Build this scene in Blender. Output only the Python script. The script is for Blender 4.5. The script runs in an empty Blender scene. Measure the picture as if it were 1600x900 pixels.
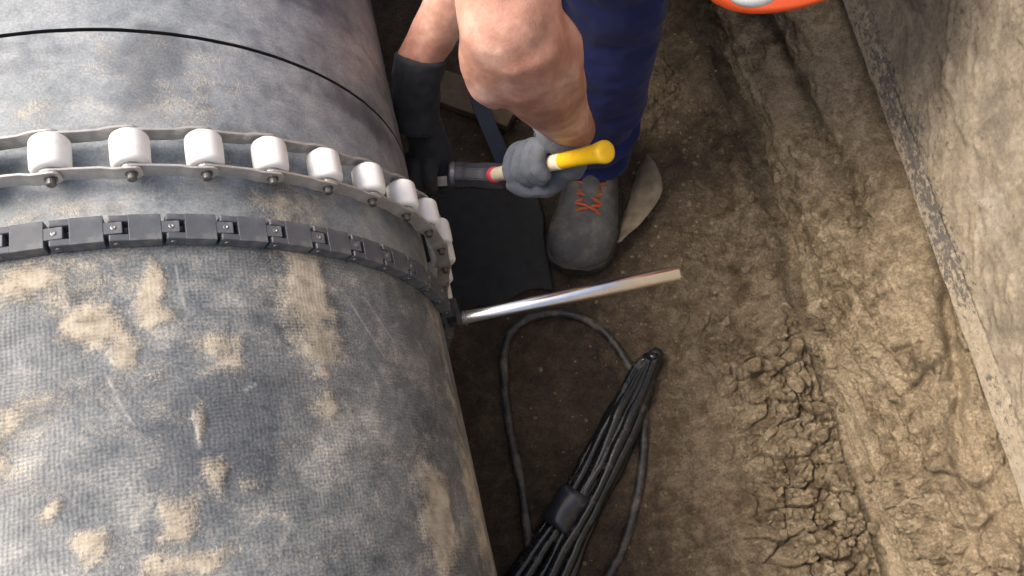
import bpy, bmesh, math, random
import numpy as np
from mathutils import Vector, Matrix

random.seed(7)
SC = bpy.context.scene
COL = SC.collection
PI = math.pi

# ------------------------------------------------------------------ camera, sky, sun, exposure
cam_d = bpy.data.cameras.new('camera')
cam = bpy.data.objects.new('camera', cam_d)
COL.objects.link(cam)
CAM = Vector((0.3642, 0.0, 1.3190))
_f = Vector((0.0444, 0.3655, -0.9298)).normalized()
_r = Vector((0.9722, -0.2292, -0.0437))
_r = (_r - _f * _r.dot(_f)).normalized()
_u = _r.cross(_f)
cam.matrix_world = Matrix(((_r.x, _u.x, -_f.x, CAM.x), (_r.y, _u.y, -_f.y, CAM.y), (_r.z, _u.z, -_f.z, CAM.z), (0, 0, 0, 1)))
cam_d.sensor_width = 36.0
cam_d.lens = 29.957
cam_d.clip_start = 0.02
cam_d.clip_end = 300
SC.camera = cam

SUN_EL, SUN_AZ = math.radians(55), math.radians(-72)      # azimuth measured from +Y towards +X
w = bpy.data.worlds.new('World')
SC.world = w
w.use_nodes = True
nt = w.node_tree
nt.nodes.clear()
sky = nt.nodes.new('ShaderNodeTexSky')
sky.sky_type = 'NISHITA'
sky.sun_disc = False
sky.sun_elevation = SUN_EL
sky.sun_rotation = SUN_AZ
sky.air_density = 1.0
sky.dust_density = 8.0
sky.ozone_density = 0.0
bg = nt.nodes.new('ShaderNodeBackground')
bg.inputs['Strength'].default_value = 0.145
wo = nt.nodes.new('ShaderNodeOutputWorld')
nt.links.new(sky.outputs[0], bg.inputs[0])
nt.links.new(bg.outputs[0], wo.inputs[0])

sun_d = bpy.data.lights.new('sun', 'SUN')
sun_d.energy = 1.2
sun_d.angle = math.radians(30)
sun_d.color = (1.0, 0.965, 0.89)
sun = bpy.data.objects.new('sun', sun_d)
COL.objects.link(sun)
sd = Vector((math.sin(SUN_AZ) * math.cos(SUN_EL), math.cos(SUN_AZ) * math.cos(SUN_EL), math.sin(SUN_EL)))
sun.rotation_euler = (-sd).to_track_quat('-Z', 'Y').to_euler()
sun.location = (0, 0, 5)

SC.view_settings.view_transform = 'Standard'
SC.view_settings.look = 'None'
SC.view_settings.gamma = 1
SC.view_settings.exposure = 0.97
SC.view_settings.use_curve_mapping = False
SC.cycles.max_bounces = 6
SC.cycles.diffuse_bounces = 3
SC.cycles.glossy_bounces = 3

# ------------------------------------------------------------------ numpy noise
_rng = np.random.default_rng(11)
_PERM = _rng.permutation(256)
_PERM = np.concatenate([_PERM, _PERM, _PERM])
_GR = _rng.normal(size=(256, 3))
_GR /= np.linalg.norm(_GR, axis=1)[:, None]


def pnoise(x, y, z):
    x, y, z = np.broadcast_arrays(np.asarray(x, float), np.asarray(y, float), np.asarray(z, float))
    xi, yi, zi = np.floor(x).astype(int), np.floor(y).astype(int), np.floor(z).astype(int)
    xf, yf, zf = x - xi, y - yi, z - zi
    xi &= 255; yi &= 255; zi &= 255
    u, v, ww = [t * t * t * (t * (t * 6 - 15) + 10) for t in (xf, yf, zf)]
    out = 0
    for dx in (0, 1):
        for dy in (0, 1):
            for dz in (0, 1):
                g = _GR[_PERM[_PERM[_PERM[(xi + dx) & 255] + ((yi + dy) & 255)] + ((zi + dz) & 255)]]
                d = g[..., 0] * (xf - dx) + g[..., 1] * (yf - dy) + g[..., 2] * (zf - dz)
                out = out + d * (u if dx else 1 - u) * (v if dy else 1 - v) * (ww if dz else 1 - ww)
    return out * 1.5


def fbm(x, y, z, o=5, gain=0.5, lac=2.03):
    s, a, t = 0, 1.0, 0
    for i in range(o):
        s = s + a * pnoise(x + i * 17.3, y + i * 9.1, z + i * 5.7)
        t += a
        a *= gain
        x, y, z = x * lac, y * lac, z * lac
    return s / t


def ridged(x, y, z, o=4):
    s, a, t = 0, 1.0, 0
    for i in range(o):
        s = s + a * (1 - 2 * np.abs(pnoise(x + i * 7.7, y + i * 3.3, z)))
        t += a
        a *= 0.5
        x, y, z = x * 2.1, y * 2.1, z * 2.1
    return s / t


def worley(x, y, seed=0):
    xi, yi = np.floor(x).astype(int), np.floor(y).astype(int)
    f1 = np.full(x.shape, 9.0); f2 = np.full(x.shape, 9.0); idc = np.zeros(x.shape)
    for dx in (-1, 0, 1):
        for dy in (-1, 0, 1):
            cx, cy = xi + dx, yi + dy
            h = _PERM[_PERM[(cx + seed) & 255] + (cy & 255)]
            jx, jy = _GR[h][..., 0] * .5 + .5, _GR[h][..., 1] * .5 + .5
            d = np.hypot(cx + jx - x, cy + jy - y)
            near = d < f1
            f2 = np.where(near, f1, np.minimum(f2, d))
            idc = np.where(near, h / 255.0, idc)
            f1 = np.where(near, d, f1)
    return f1, f2, idc


def sstep(a, b, x):
    t = np.clip((x - a) / (b - a), 0, 1)
    return t * t * (3 - 2 * t)


# ------------------------------------------------------------------ material helpers
class N:
    def __init__(s, name, rough=0.7, metal=0.0, spec=0.5):
        s.m = bpy.data.materials.new(name)
        s.m.use_nodes = True
        s.t = s.m.node_tree
        s.b = s.t.nodes['Principled BSDF']
        s.b.inputs['Roughness'].default_value = rough
        s.b.inputs['Metallic'].default_value = metal
        s.b.inputs['Specular IOR Level'].default_value = spec
        s._obj = None

    def n(s, typ, **kw):
        o = s.t.nodes.new(typ)
        for k, v in kw.items():
            setattr(o, k, v)
        return o

    def l(s, a, b):
        s.t.links.new(a, b)

    def obj(s):
        if s._obj is None:
            s._obj = s.n('ShaderNodeTexCoord').outputs['Object']
        return s._obj

    def uv(s):
        return s.n('ShaderNodeTexCoord').outputs['UV']

    def mapped(s, vec, scale=(1, 1, 1), rot=(0, 0, 0)):
        m = s.n('ShaderNodeMapping')
        m.inputs['Scale'].default_value = scale
        m.inputs['Rotation'].default_value = rot
        s.l(vec, m.inputs['Vector'])
        return m.outputs[0]

    def noise(s, scale, detail=5, rough=0.6, vec=None, dist=0.0):
        n = s.n('ShaderNodeTexNoise')
        n.inputs['Scale'].default_value = scale
        n.inputs['Detail'].default_value = detail
        n.inputs['Roughness'].default_value = rough
        n.inputs['Distortion'].default_value = dist
        s.l(vec if vec is not None else s.obj(), n.inputs['Vector'])
        return n.outputs['Fac']

    def ramp(s, fac, stops, mode='LINEAR'):
        r = s.n('ShaderNodeValToRGB')
        r.color_ramp.interpolation = mode
        e = r.color_ramp.elements
        while len(e) < len(stops):
            e.new(0.5)
        for k, (p, c) in enumerate(stops):
            e[k].position = p
            e[k].color = (c, c, c, 1) if isinstance(c, (int, float)) else (*c, 1)
        s.l(fac, r.inputs[0])
        return r.outputs[0]

    def mix(s, fac, a, b, blend='MIX'):
        m = s.n('ShaderNodeMix', data_type='RGBA', blend_type=blend)
        for sock, v in ((m.inputs[0], fac), (m.inputs[6], a), (m.inputs[7], b)):
            if isinstance(v, (int, float)):
                sock.default_value = v
            elif isinstance(v, tuple):
                sock.default_value = (*v, 1)
            else:
                s.l(v, sock)
        return m.outputs[2]

    def math(s, op, a, b=0.0, clamp=False):
        m = s.n('ShaderNodeMath', operation=op)
        m.use_clamp = clamp
        for sock, v in ((m.inputs[0], a), (m.inputs[1], b)):
            if isinstance(v, (int, float)):
                sock.default_value = v
            else:
                s.l(v, sock)
        return m.outputs[0]

    def attr(s, name):
        return s.n('ShaderNodeAttribute', attribute_name=name).outputs['Fac']

    def col(s, c):
        if isinstance(c, tuple):
            s.b.inputs['Base Color'].default_value = (*c, 1)
        else:
            s.l(c, s.b.inputs['Base Color'])

    def rough(s, r):
        s.l(r, s.b.inputs['Roughness'])

    def bump(s, h, strength=0.3, dist=0.002, prev=None):
        b = s.n('ShaderNodeBump')
        b.inputs['Strength'].default_value = strength
        b.inputs['Distance'].default_value = dist
        s.l(h, b.inputs['Height'])
        if prev is not None:
            s.l(prev, b.inputs['Normal'])
        s.l(b.outputs[0], s.b.inputs['Normal'])
        return b.outputs[0]


def simple(name, c, var=0.25, rough=0.6, metal=0.0, scale=60, bump=0.1, dirt=None, dirt_amt=0.5, dirt_scale=14, spec=0.5):
    k = N(name, rough, metal, spec)
    n = k.noise(scale, 6)
    lo = tuple(v * (1 - var) for v in c)
    hi = tuple(min(1, v * (1 + var)) for v in c)
    cc = k.ramp(n, [(0.3, lo), (0.7, hi)])
    if dirt:
        d = k.noise(dirt_scale, 7, 0.7)
        f = k.ramp(d, [(0.62 - 0.3 * dirt_amt, 0.0), (0.78 - 0.2 * dirt_amt, 1.0)])
        f = k.math('MULTIPLY', f, min(1, dirt_amt + .35))
        cc = k.mix(f, cc, dirt)
        k.rough(k.ramp(f, [(0, rough), (1, 0.9)]))
        if metal:
            k.l(k.ramp(f, [(0, metal), (1, 0.0)]), k.b.inputs['Metallic'])
    k.col(cc)
    if bump:
        k.bump(n, bump, 0.002)
    return k.m


M = {}


def soil(name, pale_bias=0.0):
    k = N(name, 0.9, spec=0.25)
    k._obj = k.n('ShaderNodeNewGeometry').outputs['Position']
    wet = k.attr('wet')  # damp soil, plus shade painted into the floor colour
    pale = k.attr('pale')
    big = k.noise(5, 5, 0.6)
    mid = k.noise(44, 5, 0.7, dist=0.4)
    fine = k.noise(260, 5, 0.7)
    dry = k.ramp(mid, [(0.36, (0.128, 0.096, 0.060)), (0.5, (0.262, 0.205, 0.132)), (0.64, (0.430, 0.352, 0.245))])
    dry = k.mix(k.ramp(big, [(0.38, 0.0), (0.62, 1.0)]), dry, k.mix(0.4, dry, (0.300, 0.245, 0.170)))
    dry = k.mix(k.ramp(k.noise(15, 5, 0.65, dist=0.5), [(0.50, 0.0), (0.62, 0.8)]), dry, k.mix(1.0, dry, (0.50, 0.45, 0.40), 'MULTIPLY'))
    dry = k.mix(pale, dry, k.mix(0.6, dry, (0.43, 0.35, 0.24)))
    wet_shade_c = k.ramp(k.math('ADD', k.math('MULTIPLY', mid, 0.5), k.math('MULTIPLY', big, 0.5)), [(0.36, (0.034, 0.025, 0.018)), (0.5, (0.070, 0.051, 0.035)), (0.64, (0.125, 0.092, 0.062))])  # dark floor tone for damp and painted shade
    c = k.mix(wet, dry, wet_shade_c)
    c = k.mix(0.5, c, k.ramp(fine, [(0.36, (0.42, 0.39, 0.36)), (0.5, (1, 1, 1)), (0.64, (1.55, 1.52, 1.46))]), 'MULTIPLY')
    k.col(c)
    k.rough(k.ramp(wet, [(0, 0.92), (1, 0.66)]))
    nb = k.bump(k.noise(120, 5, 0.75, dist=0.3), 0.9, 0.010)
    k.bump(fine, 0.7, 0.0028, nb)
    return k.m


M['soil'] = soil('trench_clay')
M['clod'] = soil('clod_clay')


def pipe_mat(name, weave):
    k = N(name, 0.62, spec=0.4)
    uv = k.uv()
    n1 = k.noise(9, 6, 0.62, uv)
    n2 = k.noise(55, 7, 0.7, uv, 0.3)
    n3 = k.noise(420, 4, 0.7, uv)
    mud = k.attr('mud')
    scr = k.attr('scratch')
    dark = k.attr('dark')
    a = k.math('ADD', k.math('MULTIPLY', n1, 0.6), k.math('MULTIPLY', n2, 0.4))
    if weave:
        base = k.ramp(a, [(0.38, (0.060, 0.070, 0.080)), (0.46, (0.125, 0.138, 0.148)), (0.53, (0.188, 0.198, 0.202)), (0.62, (0.33, 0.325, 0.305))])
    else:
        base = k.ramp(a, [(0.37, (0.115, 0.130, 0.140)), (0.46, (0.205, 0.228, 0.246)), (0.54, (0.275, 0.297, 0.313)), (0.64, (0.385, 0.392, 0.385))])
    base = k.mix(dark, base, k.mix(0.65, base, (0.06, 0.068, 0.08)))
    base = k.mix(0.62 if weave else 0.36, base, k.ramp(n3, [(0.37, (0.45, 0.47, 0.49)), (0.5, (1, 1, 1)), (0.63, (1.55, 1.53, 1.48))]), 'MULTIPLY')
    h = k.math('MULTIPLY', n3, 0.6)
    wv = None
    if weave:
        sx = k.n('ShaderNodeSeparateXYZ')
        k.l(k.mapped(uv, (1, 1, 1)), sx.inputs[0])
        wob = k.math('MULTIPLY', k.noise(30, 3, 0.5, uv), 0.006)
        w1 = k.math('SINE', k.math('MULTIPLY', k.math('ADD', sx.outputs[0], wob), 2 * PI / 0.0033))
        w2 = k.math('SINE', k.math('MULTIPLY', k.math('ADD', sx.outputs[1], wob), 2 * PI / 0.0029))
        wv = k.math('ADD', k.math('MULTIPLY', k.math('ADD', k.math('MULTIPLY', w1, 0.8), k.math('MULTIPLY', w2, 1.2)), 0.25), 0.5)
        vis = k.ramp(k.noise(14, 4, 0.6, uv), [(0.42, 0.05), (0.64, 0.42)])
        base = k.mix(vis, base, k.mix(k.ramp(wv, [(0.3, 0), (0.7, 1)]), k.mix(1.0, base, (0.60, 0.61, 0.63), 'MULTIPLY'), k.mix(1.0, base, (1.38, 1.34, 1.26), 'MULTIPLY')))
        h = k.math('ADD', h, k.math('MULTIPLY', wv, 0.8))
    # dried mud: hand shaped mask broken up by fine grain
    g = k.math('ADD', k.math('MULTIPLY', k.math('SUBTRACT', n2, 0.5), 0.9), k.math('MULTIPLY', k.math('SUBTRACT', n3, 0.5), 0.75))
    if wv is not None:
        g = k.math('ADD', g, k.math('MULTIPLY', k.math('SUBTRACT', wv, 0.5), -0.22))
    mm = k.ramp(k.math('ADD', mud, g), [(0.38, 0.0), (0.72, 1.0)])
    mudc = k.ramp(n2, [(0.38, (0.30, 0.255, 0.190)), (0.62, (0.48, 0.425, 0.335))])
    c = k.mix(k.math('MULTIPLY', mm, 0.82), base, mudc)
    c = k.mix(k.math('MULTIPLY', scr, 0.55), c, (0.46, 0.46, 0.45))
    k.col(c)
    k.rough(k.ramp(mm, [(0, 0.44), (1, 0.88)]))
    nb = k.bump(h, 0.30, 0.0010)
    k.bump(mm, 0.5, 0.0015, nb)
    return k.m


M['pipe'] = pipe_mat('pipe_grey_steel', False)
M['wrap'] = pipe_mat('pipe_woven_wrap', True)
M['bore'] = simple('pipe_bore', (0.03, 0.03, 0.03), rough=0.8)
M['plastic'] = simple('roller_white_plastic', (0.80, 0.80, 0.78), var=0.05, rough=0.42, scale=25, bump=0.02, dirt=(0.56, 0.53, 0.48), dirt_amt=0.2, dirt_scale=45)
M['plate_steel'] = simple('chain_plate_steel', (0.50, 0.485, 0.46), var=0.2, rough=0.42, metal=0.55, scale=90, bump=0.06, dirt=(0.25, 0.23, 0.20), dirt_amt=0.25, dirt_scale=40)
M['pin_steel'] = simple('chain_pin_steel', (0.17, 0.165, 0.16), var=0.2, rough=0.45, metal=0.8, scale=90, bump=0.05)
M['black_link'] = simple('black_chain_link', (0.080, 0.088, 0.100), var=0.22, rough=0.48, scale=70, bump=0.05, dirt=(0.24, 0.225, 0.20), dirt_amt=0.30, dirt_scale=40)
M['rivet'] = simple('rivet_steel', (0.34, 0.34, 0.34), var=0.2, rough=0.35, metal=0.9, bump=0)
M['bar'] = simple('bright_steel_bar', (0.70, 0.69, 0.67), var=0.12, rough=0.22, metal=1.0, scale=40, bump=0.0)
M['mat'] = simple('black_rubber_sheet', (0.014, 0.0145, 0.016), var=0.25, rough=0.62, scale=60, bump=0.08, dirt=(0.045, 0.037, 0.030), dirt_amt=0.30, dirt_scale=28, spec=0.3)
M['cable'] = simple('dirty_cable', (0.020, 0.021, 0.023), var=0.3, rough=0.5, scale=60, bump=0.1, dirt=(0.17, 0.15, 0.118), dirt_amt=0.5, dirt_scale=40)
M['cable_black'] = simple('black_cable', (0.010, 0.012, 0.014), var=0.3, rough=0.2, scale=45, bump=0.5, dirt=(0.14, 0.125, 0.105), dirt_amt=0.22, dirt_scale=40)
M['tape'] = simple('black_tape', (0.020, 0.023, 0.032), var=0.3, rough=0.3, scale=70, bump=0.1, dirt=(0.22, 0.22, 0.22), dirt_amt=0.15, dirt_scale=30)
M['yellow'] = simple('yellow_grip', (0.80, 0.50, 0.012), var=0.08, rough=0.5, scale=60, bump=0.08, dirt=(0.35, 0.24, 0.06), dirt_amt=0.22, dirt_scale=60)
M['cream'] = simple('cream_handle', (0.62, 0.54, 0.43), var=0.08, rough=0.5, scale=50, bump=0.03)
M['red'] = simple('red_collar', (0.60, 0.06, 0.08), var=0.1, rough=0.45, bump=0)
M['hammer'] = simple('hammer_head_paint', (0.045, 0.048, 0.060), var=0.3, rough=0.5, metal=0.2, scale=60, bump=0.08, dirt=(0.16, 0.16, 0.17), dirt_amt=0.12, dirt_scale=40)
M['hammer_face'] = simple('hammer_face_steel', (0.17, 0.17, 0.19), var=0.2, rough=0.45, metal=0.7)
M['chisel'] = simple('chisel_steel', (0.40, 0.37, 0.33), var=0.15, rough=0.6, metal=0.2)
M['orange'] = simple('orange_shell', (0.62, 0.085, 0.022), var=0.05, rough=0.33, scale=12, bump=0.0)
M['badge'] = simple('pale_plastic', (0.62, 0.66, 0.66), var=0.06, rough=0.35, bump=0)
M['eye'] = simple('eye_white', (0.75, 0.73, 0.7), var=0.03, rough=0.2, bump=0)
M['lace'] = simple('orange_lace', (0.33, 0.078, 0.030), var=0.2, rough=0.85, scale=200, bump=0.2)
M['boot'] = simple('dusty_boot_leather', (0.062, 0.064, 0.068), var=0.25, rough=0.75, scale=45, bump=0.12, dirt=(0.165, 0.150, 0.128), dirt_amt=0.5, dirt_scale=30)
M['sole'] = simple('boot_sole_rubber', (0.025, 0.025, 0.025), var=0.3, rough=0.8, scale=60, bump=0.1, dirt=(0.12, 0.10, 0.075), dirt_amt=0.35, dirt_scale=40)
M['board'] = simple('muddy_board', (0.13, 0.095, 0.062), var=0.3, rough=0.9, scale=30, bump=0.2)
M['strap'] = simple('dark_blue_strap', (0.020, 0.028, 0.055), var=0.2, rough=0.7, scale=120, bump=0.1)


def fabric(name, c, c2, scale=900, rough=0.95, dirt=None):
    k = N(name, rough, spec=0.2)
    b = k.noise(14, 5)
    cc = k.ramp(b, [(0.32, c), (0.68, c2)])
    f = k.noise(scale, 2)
    cc = k.mix(0.35, cc, k.ramp(f, [(0.3, (0.6, 0.6, 0.6)), (0.7, (1.35, 1.35, 1.35))]), 'MULTIPLY')
    if dirt:
        cc = k.mix(k.math('MULTIPLY', k.ramp(k.noise(22, 6, .7), [(0.5, 0), (0.75, 1)]), 0.55), cc, dirt)
    k.col(cc)
    nb = k.bump(b, 0.3, 0.004)
    k.bump(f, 0.3, 0.0006, nb)
    k.b.inputs['Sheen Weight'].default_value = 0.1
    return k.m


M['trousers'] = fabric('navy_work_trousers', (0.009, 0.014, 0.064), (0.018, 0.027, 0.135))
M['jacket'] = fabric('navy_work_shirt', (0.010, 0.014, 0.055), (0.018, 0.024, 0.095))
M['glove_grey'] = fabric('grey_knit_glove', (0.058, 0.070, 0.095), (0.112, 0.124, 0.148), 700, dirt=(0.09, 0.09, 0.085))
M['glove_black'] = fabric('black_glove', (0.010, 0.012, 0.016), (0.026, 0.030, 0.038), 500, 0.75, dirt=(0.055, 0.05, 0.042))


def skin_mat():
    k = N('skin', 0.52, spec=0.4)
    a = k.noise(16, 5, 0.6)
    b = k.noise(75, 5, 0.65)
    c = k.ramp(a, [(0.38, (0.330, 0.162, 0.118)), (0.5, (0.455, 0.255, 0.195)), (0.62, (0.590, 0.385, 0.315))])
    c = k.mix(0.35, c, k.ramp(b, [(0.36, (0.72, 0.60, 0.54)), (0.64, (1.18, 1.14, 1.10))]), 'MULTIPLY')
    k.col(c)
    k.b.inputs['Subsurface Weight'].default_value = 0.12
    k.b.inputs['Subsurface Radius'].default_value = (0.010, 0.004, 0.002)
    nb = k.bump(k.noise(40, 4, .5), 0.12, 0.004)
    k.bump(k.noise(420, 4), 0.35, 0.0012, nb)
    return k.m


M['skin'] = skin_mat()


def board_mat():
    """mud-smeared shoring panel"""
    k = N('muddy_shoring_panel', 0.85, spec=0.25)
    o = k.obj()
    st = k.mapped(o, (3.0, 7.0, 4.0), (0.5, 0.0, 0.0))
    a = k.noise(3.2, 6, 0.6, st, 0.7)
    b = k.noise(11, 7, 0.7, o, 0.5)
    f = k.noise(160, 5, 0.7, o)
    c = k.ramp(a, [(0.34, (0.155, 0.130, 0.100)), (0.45, (0.225, 0.190, 0.145)), (0.55, (0.285, 0.240, 0.178)), (0.66, (0.345, 0.305, 0.245))])
    c = k.mix(k.math('MULTIPLY', k.attr('smear'), 0.6), k.mix(0.35, c, (0.230, 0.200, 0.158)), k.ramp(b, [(0.38, (0.27, 0.220, 0.155)), (0.62, (0.42, 0.358, 0.262))]))
    grey = k.ramp(b, [(0.54, 0.0), (0.66, 0.5)])
    c = k.mix(grey, c, (0.180, 0.165, 0.145))
    pal = k.ramp(k.noise(9, 6, 0.7, k.mapped(o, (2, 1, 1), (0.9, 0, 0)), 0.8), [(0.57, 0.0), (0.70, 0.8)])
    c = k.mix(pal, c, (0.43, 0.37, 0.27))
    band = k.attr('band')
    spk = k.noise(95, 6, 0.75, k.mapped(o, (1, 1.0, 1.5)), 0.3)
    m2 = k.noise(3.5, 3, 0.5, o)
    blot = k.ramp(k.math('ADD', k.math('MULTIPLY', spk, 0.9), k.math('MULTIPLY', k.attr('stain'), 0.155)), [(0.55, 0.0), (0.62, 1.0)])
    bandc = k.mix(k.ramp(m2, [(0.4, 0), (0.6, 1)]), (0.33, 0.31, 0.28), (0.39, 0.33, 0.245))
    c = k.mix(k.math('MULTIPLY', band, 0.7), c, bandc)
    c = k.mix(k.math('MULTIPLY', blot, 0.75), c, (0.060, 0.060, 0.066))
    c = k.mix(0.45, c, k.ramp(f, [(0.36, (0.55, 0.55, 0.55)), (0.64, (1.4, 1.4, 1.38))]), 'MULTIPLY')
    k.col(c)
    nb = k.bump(k.noise(42, 6, 0.7, o, 0.4), 0.4, 0.005)
    k.bump(f, 0.35, 0.0015, nb)
    return k.m


M['panel'] = board_mat()


# ------------------------------------------------------------------ object helpers
def tag(o, label=None, cat=None, group=None, kind=None):
    if label: o['label'] = label
    if cat: o['category'] = cat
    if group: o['group'] = group
    if kind: o['kind'] = kind
    return o


def link(name, me, mat=None, parent=None):
    o = bpy.data.objects.new(name, me)
    COL.objects.link(o)
    if mat is not None and me is not None and not me.materials:
        me.materials.append(mat if not isinstance(mat, str) else M[mat])
    if parent is not None:
        o.parent = parent
    return o


def empty(name, loc=(0, 0, 0)):
    o = bpy.data.objects.new(name, None)
    o.empty_display_size = 0.05
    o.location = loc
    COL.objects.link(o)
    return o


def setparent(o, p):
    """parent without moving: the mesh is in world coordinates, the root sits at its base"""
    o.parent = p
    o.matrix_parent_inverse = Matrix.Translation(-Vector(p.location))
    return o


def smooth(me, on=True):
    me.polygons.foreach_set('use_smooth', [on] * len(me.polygons))
    return me


def from_bm(bm, name, sm=True):
    bmesh.ops.recalc_face_normals(bm, faces=bm.faces)
    me = bpy.data.meshes.new(name)
    bm.to_mesh(me)
    bm.free()
    smooth(me, sm)
    return me


def grid_mesh(name, P, attrs=None, uv=None, closed_v=False, sm=True):
    """P: (nu, nv, 3) array of points -> quad sheet"""
    nu, nv = P.shape[:2]
    idx = np.arange(nu * nv).reshape(nu, nv)
    a, b, c, d = idx[:-1, :-1], idx[1:, :-1], idx[1:, 1:], idx[:-1, 1:]
    q = np.stack([a, b, c, d], -1).reshape(-1, 4)
    if closed_v:
        q2 = np.stack([idx[:-1, -1], idx[1:, -1], idx[1:, 0], idx[:-1, 0]], -1).reshape(-1, 4)
        q = np.concatenate([q, q2])
    me = bpy.data.meshes.new(name)
    me.vertices.add(nu * nv)
    me.vertices.foreach_set('co', P.reshape(-1).astype(np.float32))
    me.loops.add(q.size)
    me.loops.foreach_set('vertex_index', q.reshape(-1).astype(np.int32))
    me.polygons.add(len(q))
    me.polygons.foreach_set('loop_start', np.arange(0, q.size, 4, dtype=np.int32))
    me.update(calc_edges=True)
    smooth(me, sm)
    for k, v in (attrs or {}).items():
        at = me.attributes.new(k, 'FLOAT', 'POINT')
        at.data.foreach_set('value', np.asarray(v, np.float32).reshape(-1))
    if uv is not None:
        ul = me.uv_layers.new(name='UVMap')
        U = np.asarray(uv, np.float32).reshape(-1, 2)[q.reshape(-1)]
        ul.data.foreach_set('uv', U.reshape(-1))
    me.validate()
    return me


def frame(d):
    d = Vector(d).normalized()
    a = Vector((0, 0, 1)) if abs(d.z) < 0.9 else Vector((1, 0, 0))
    u = d.cross(a).normalized()
    return u, d.cross(u).normalized()


def catmull(pts, n):
    pts = [Vector(p) for p in pts]
    P = [pts[0] * 2 - pts[1]] + pts + [pts[-1] * 2 - pts[-2]]
    out = []
    for i in range(1, len(P) - 2):
        for k in range(n):
            t = k / n
            p0, p1, p2, p3 = P[i - 1:i + 3]
            out.append(0.5 * ((2 * p1) + (p2 - p0) * t + (2 * p0 - 5 * p1 + 4 * p2 - p3) * t * t + (3 * p1 - p0 - 3 * p2 + p3) * t ** 3))
    out.append(pts[-1])
    return out


def tube(bm, pts, rad, seg=12, cap=True, round_ends=False):
    pts = [Vector(p) for p in pts]
    rad = list(rad) if hasattr(rad, '__len__') else [rad] * len(pts)
    if round_ends:
        d0 = (pts[0] - pts[1]).normalized(); d1 = (pts[-1] - pts[-2]).normalized()
        pre, prr, post, por = [], [], [], []
        for a in (80, 55, 28):
            t = math.radians(a)
            pre.append(pts[0] + d0 * rad[0] * math.sin(t)); prr.append(rad[0] * math.cos(t))
        for a in (28, 55, 80):
            t = math.radians(a)
            post.append(pts[-1] + d1 * rad[-1] * math.sin(t)); por.append(rad[-1] * math.cos(t))
        pts = pre + pts + post
        rad = prr + rad + por
    rings = []
    u = None
    for i, p in enumerate(pts):
        d = (pts[min(i + 1, len(pts) - 1)] - pts[max(i - 1, 0)]).normalized()
        if u is None:
            u, v = frame(d)
        else:
            u = (u - d * u.dot(d)).normalized(); v = d.cross(u)
        rings.append([bm.verts.new(p + (u * math.cos(2 * PI * k / seg) + v * math.sin(2 * PI * k / seg)) * rad[i]) for k in range(seg)])
    for a, b in zip(rings, rings[1:]):
        for k in range(seg):
            bm.faces.new((a[k], a[(k + 1) % seg], b[(k + 1) % seg], b[k]))
    if cap:
        bm.faces.new(rings[0][::-1]); bm.faces.new(rings[-1])


def box(bm, lo, hi, mtx=None, bev=0.0):
    r = bmesh.ops.create_cube(bm, size=1)
    vs = r['verts']
    for v in vs:
        v.co = Vector([lo[i] + (v.co[i] + .5) * (hi[i] - lo[i]) for i in range(3)])
    if bev:
        es = list({e for v in vs for e in v.link_edges})
        rr = bmesh.ops.bevel(bm, geom=es, offset=bev, segments=2, affect='EDGES', profile=0.5)
        vs = list({v for f in rr['faces'] for v in f.verts} | {v for v in vs if v.is_valid})
    if mtx is not None:
        for v in vs:
            v.co = mtx @ v.co


def lathe(bm, prof, seg=24, mtx=None):
    """prof: list of (radius, height); axis local Z"""
    rings = []
    for r, h in prof:
        ring = []
        for k in range(seg):
            a = 2 * PI * k / seg
            p = Vector((r * math.cos(a), r * math.sin(a), h))
            ring.append(bm.verts.new(mtx @ p if mtx is not None else p))
        rings.append(ring)
    for a, b in zip(rings, rings[1:]):
        for k in range(seg):
            bm.faces.new((a[k], a[(k + 1) % seg], b[(k + 1) % seg], b[k]))
    bm.faces.new(rings[0][::-1]); bm.faces.new(rings[-1])


def basis(x, y, z, o=(0, 0, 0)):
    x, y, z, o = Vector(x), Vector(y), Vector(z), Vector(o)
    return Matrix(((x.x, y.x, z.x, o.x), (x.y, y.y, z.y, o.y), (x.z, y.z, z.z, o.z), (0, 0, 0, 1)))


def blob(bm, c, r, mtx=None, sub=3):
    R = bmesh.ops.create_icosphere(bm, subdivisions=sub, radius=1)
    for v in R['verts']:
        p = Vector((v.co.x * r[0], v.co.y * r[1], v.co.z * r[2]))
        v.co = (mtx @ p if mtx is not None else p) + Vector(c)


def fuse(name, bm, voxel, iters, mat, disp=None):
    """joins overlapping closed shapes into one continuous smooth skin"""
    me0 = from_bm(bm, name + '_raw')
    o = bpy.data.objects.new(name, me0)
    COL.objects.link(o)
    r = o.modifiers.new('r', 'REMESH'); r.mode = 'VOXEL'; r.voxel_size = voxel
    if iters:
        s = o.modifiers.new('s', 'SMOOTH'); s.iterations = iters; s.factor = 0.5
    dg = bpy.context.evaluated_depsgraph_get()
    me = bpy.data.meshes.new_from_object(o.evaluated_get(dg))
    bpy.data.objects.remove(o); bpy.data.meshes.remove(me0)
    me.name = name
    if disp is not None:
        n = len(me.vertices)
        co = np.empty(n * 3, np.float32); me.vertices.foreach_get('co', co); co = co.reshape(-1, 3)
        no = np.empty(n * 3, np.float32); me.vertices.foreach_get('normal', no); no = no.reshape(-1, 3)
        co = co + no * disp(co, no)[:, None]
        me.vertices.foreach_set('co', co.reshape(-1).astype(np.float32)); me.update()
    smooth(me)
    me.materials.clear()
    me.materials.append(M[mat])
    return me


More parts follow.
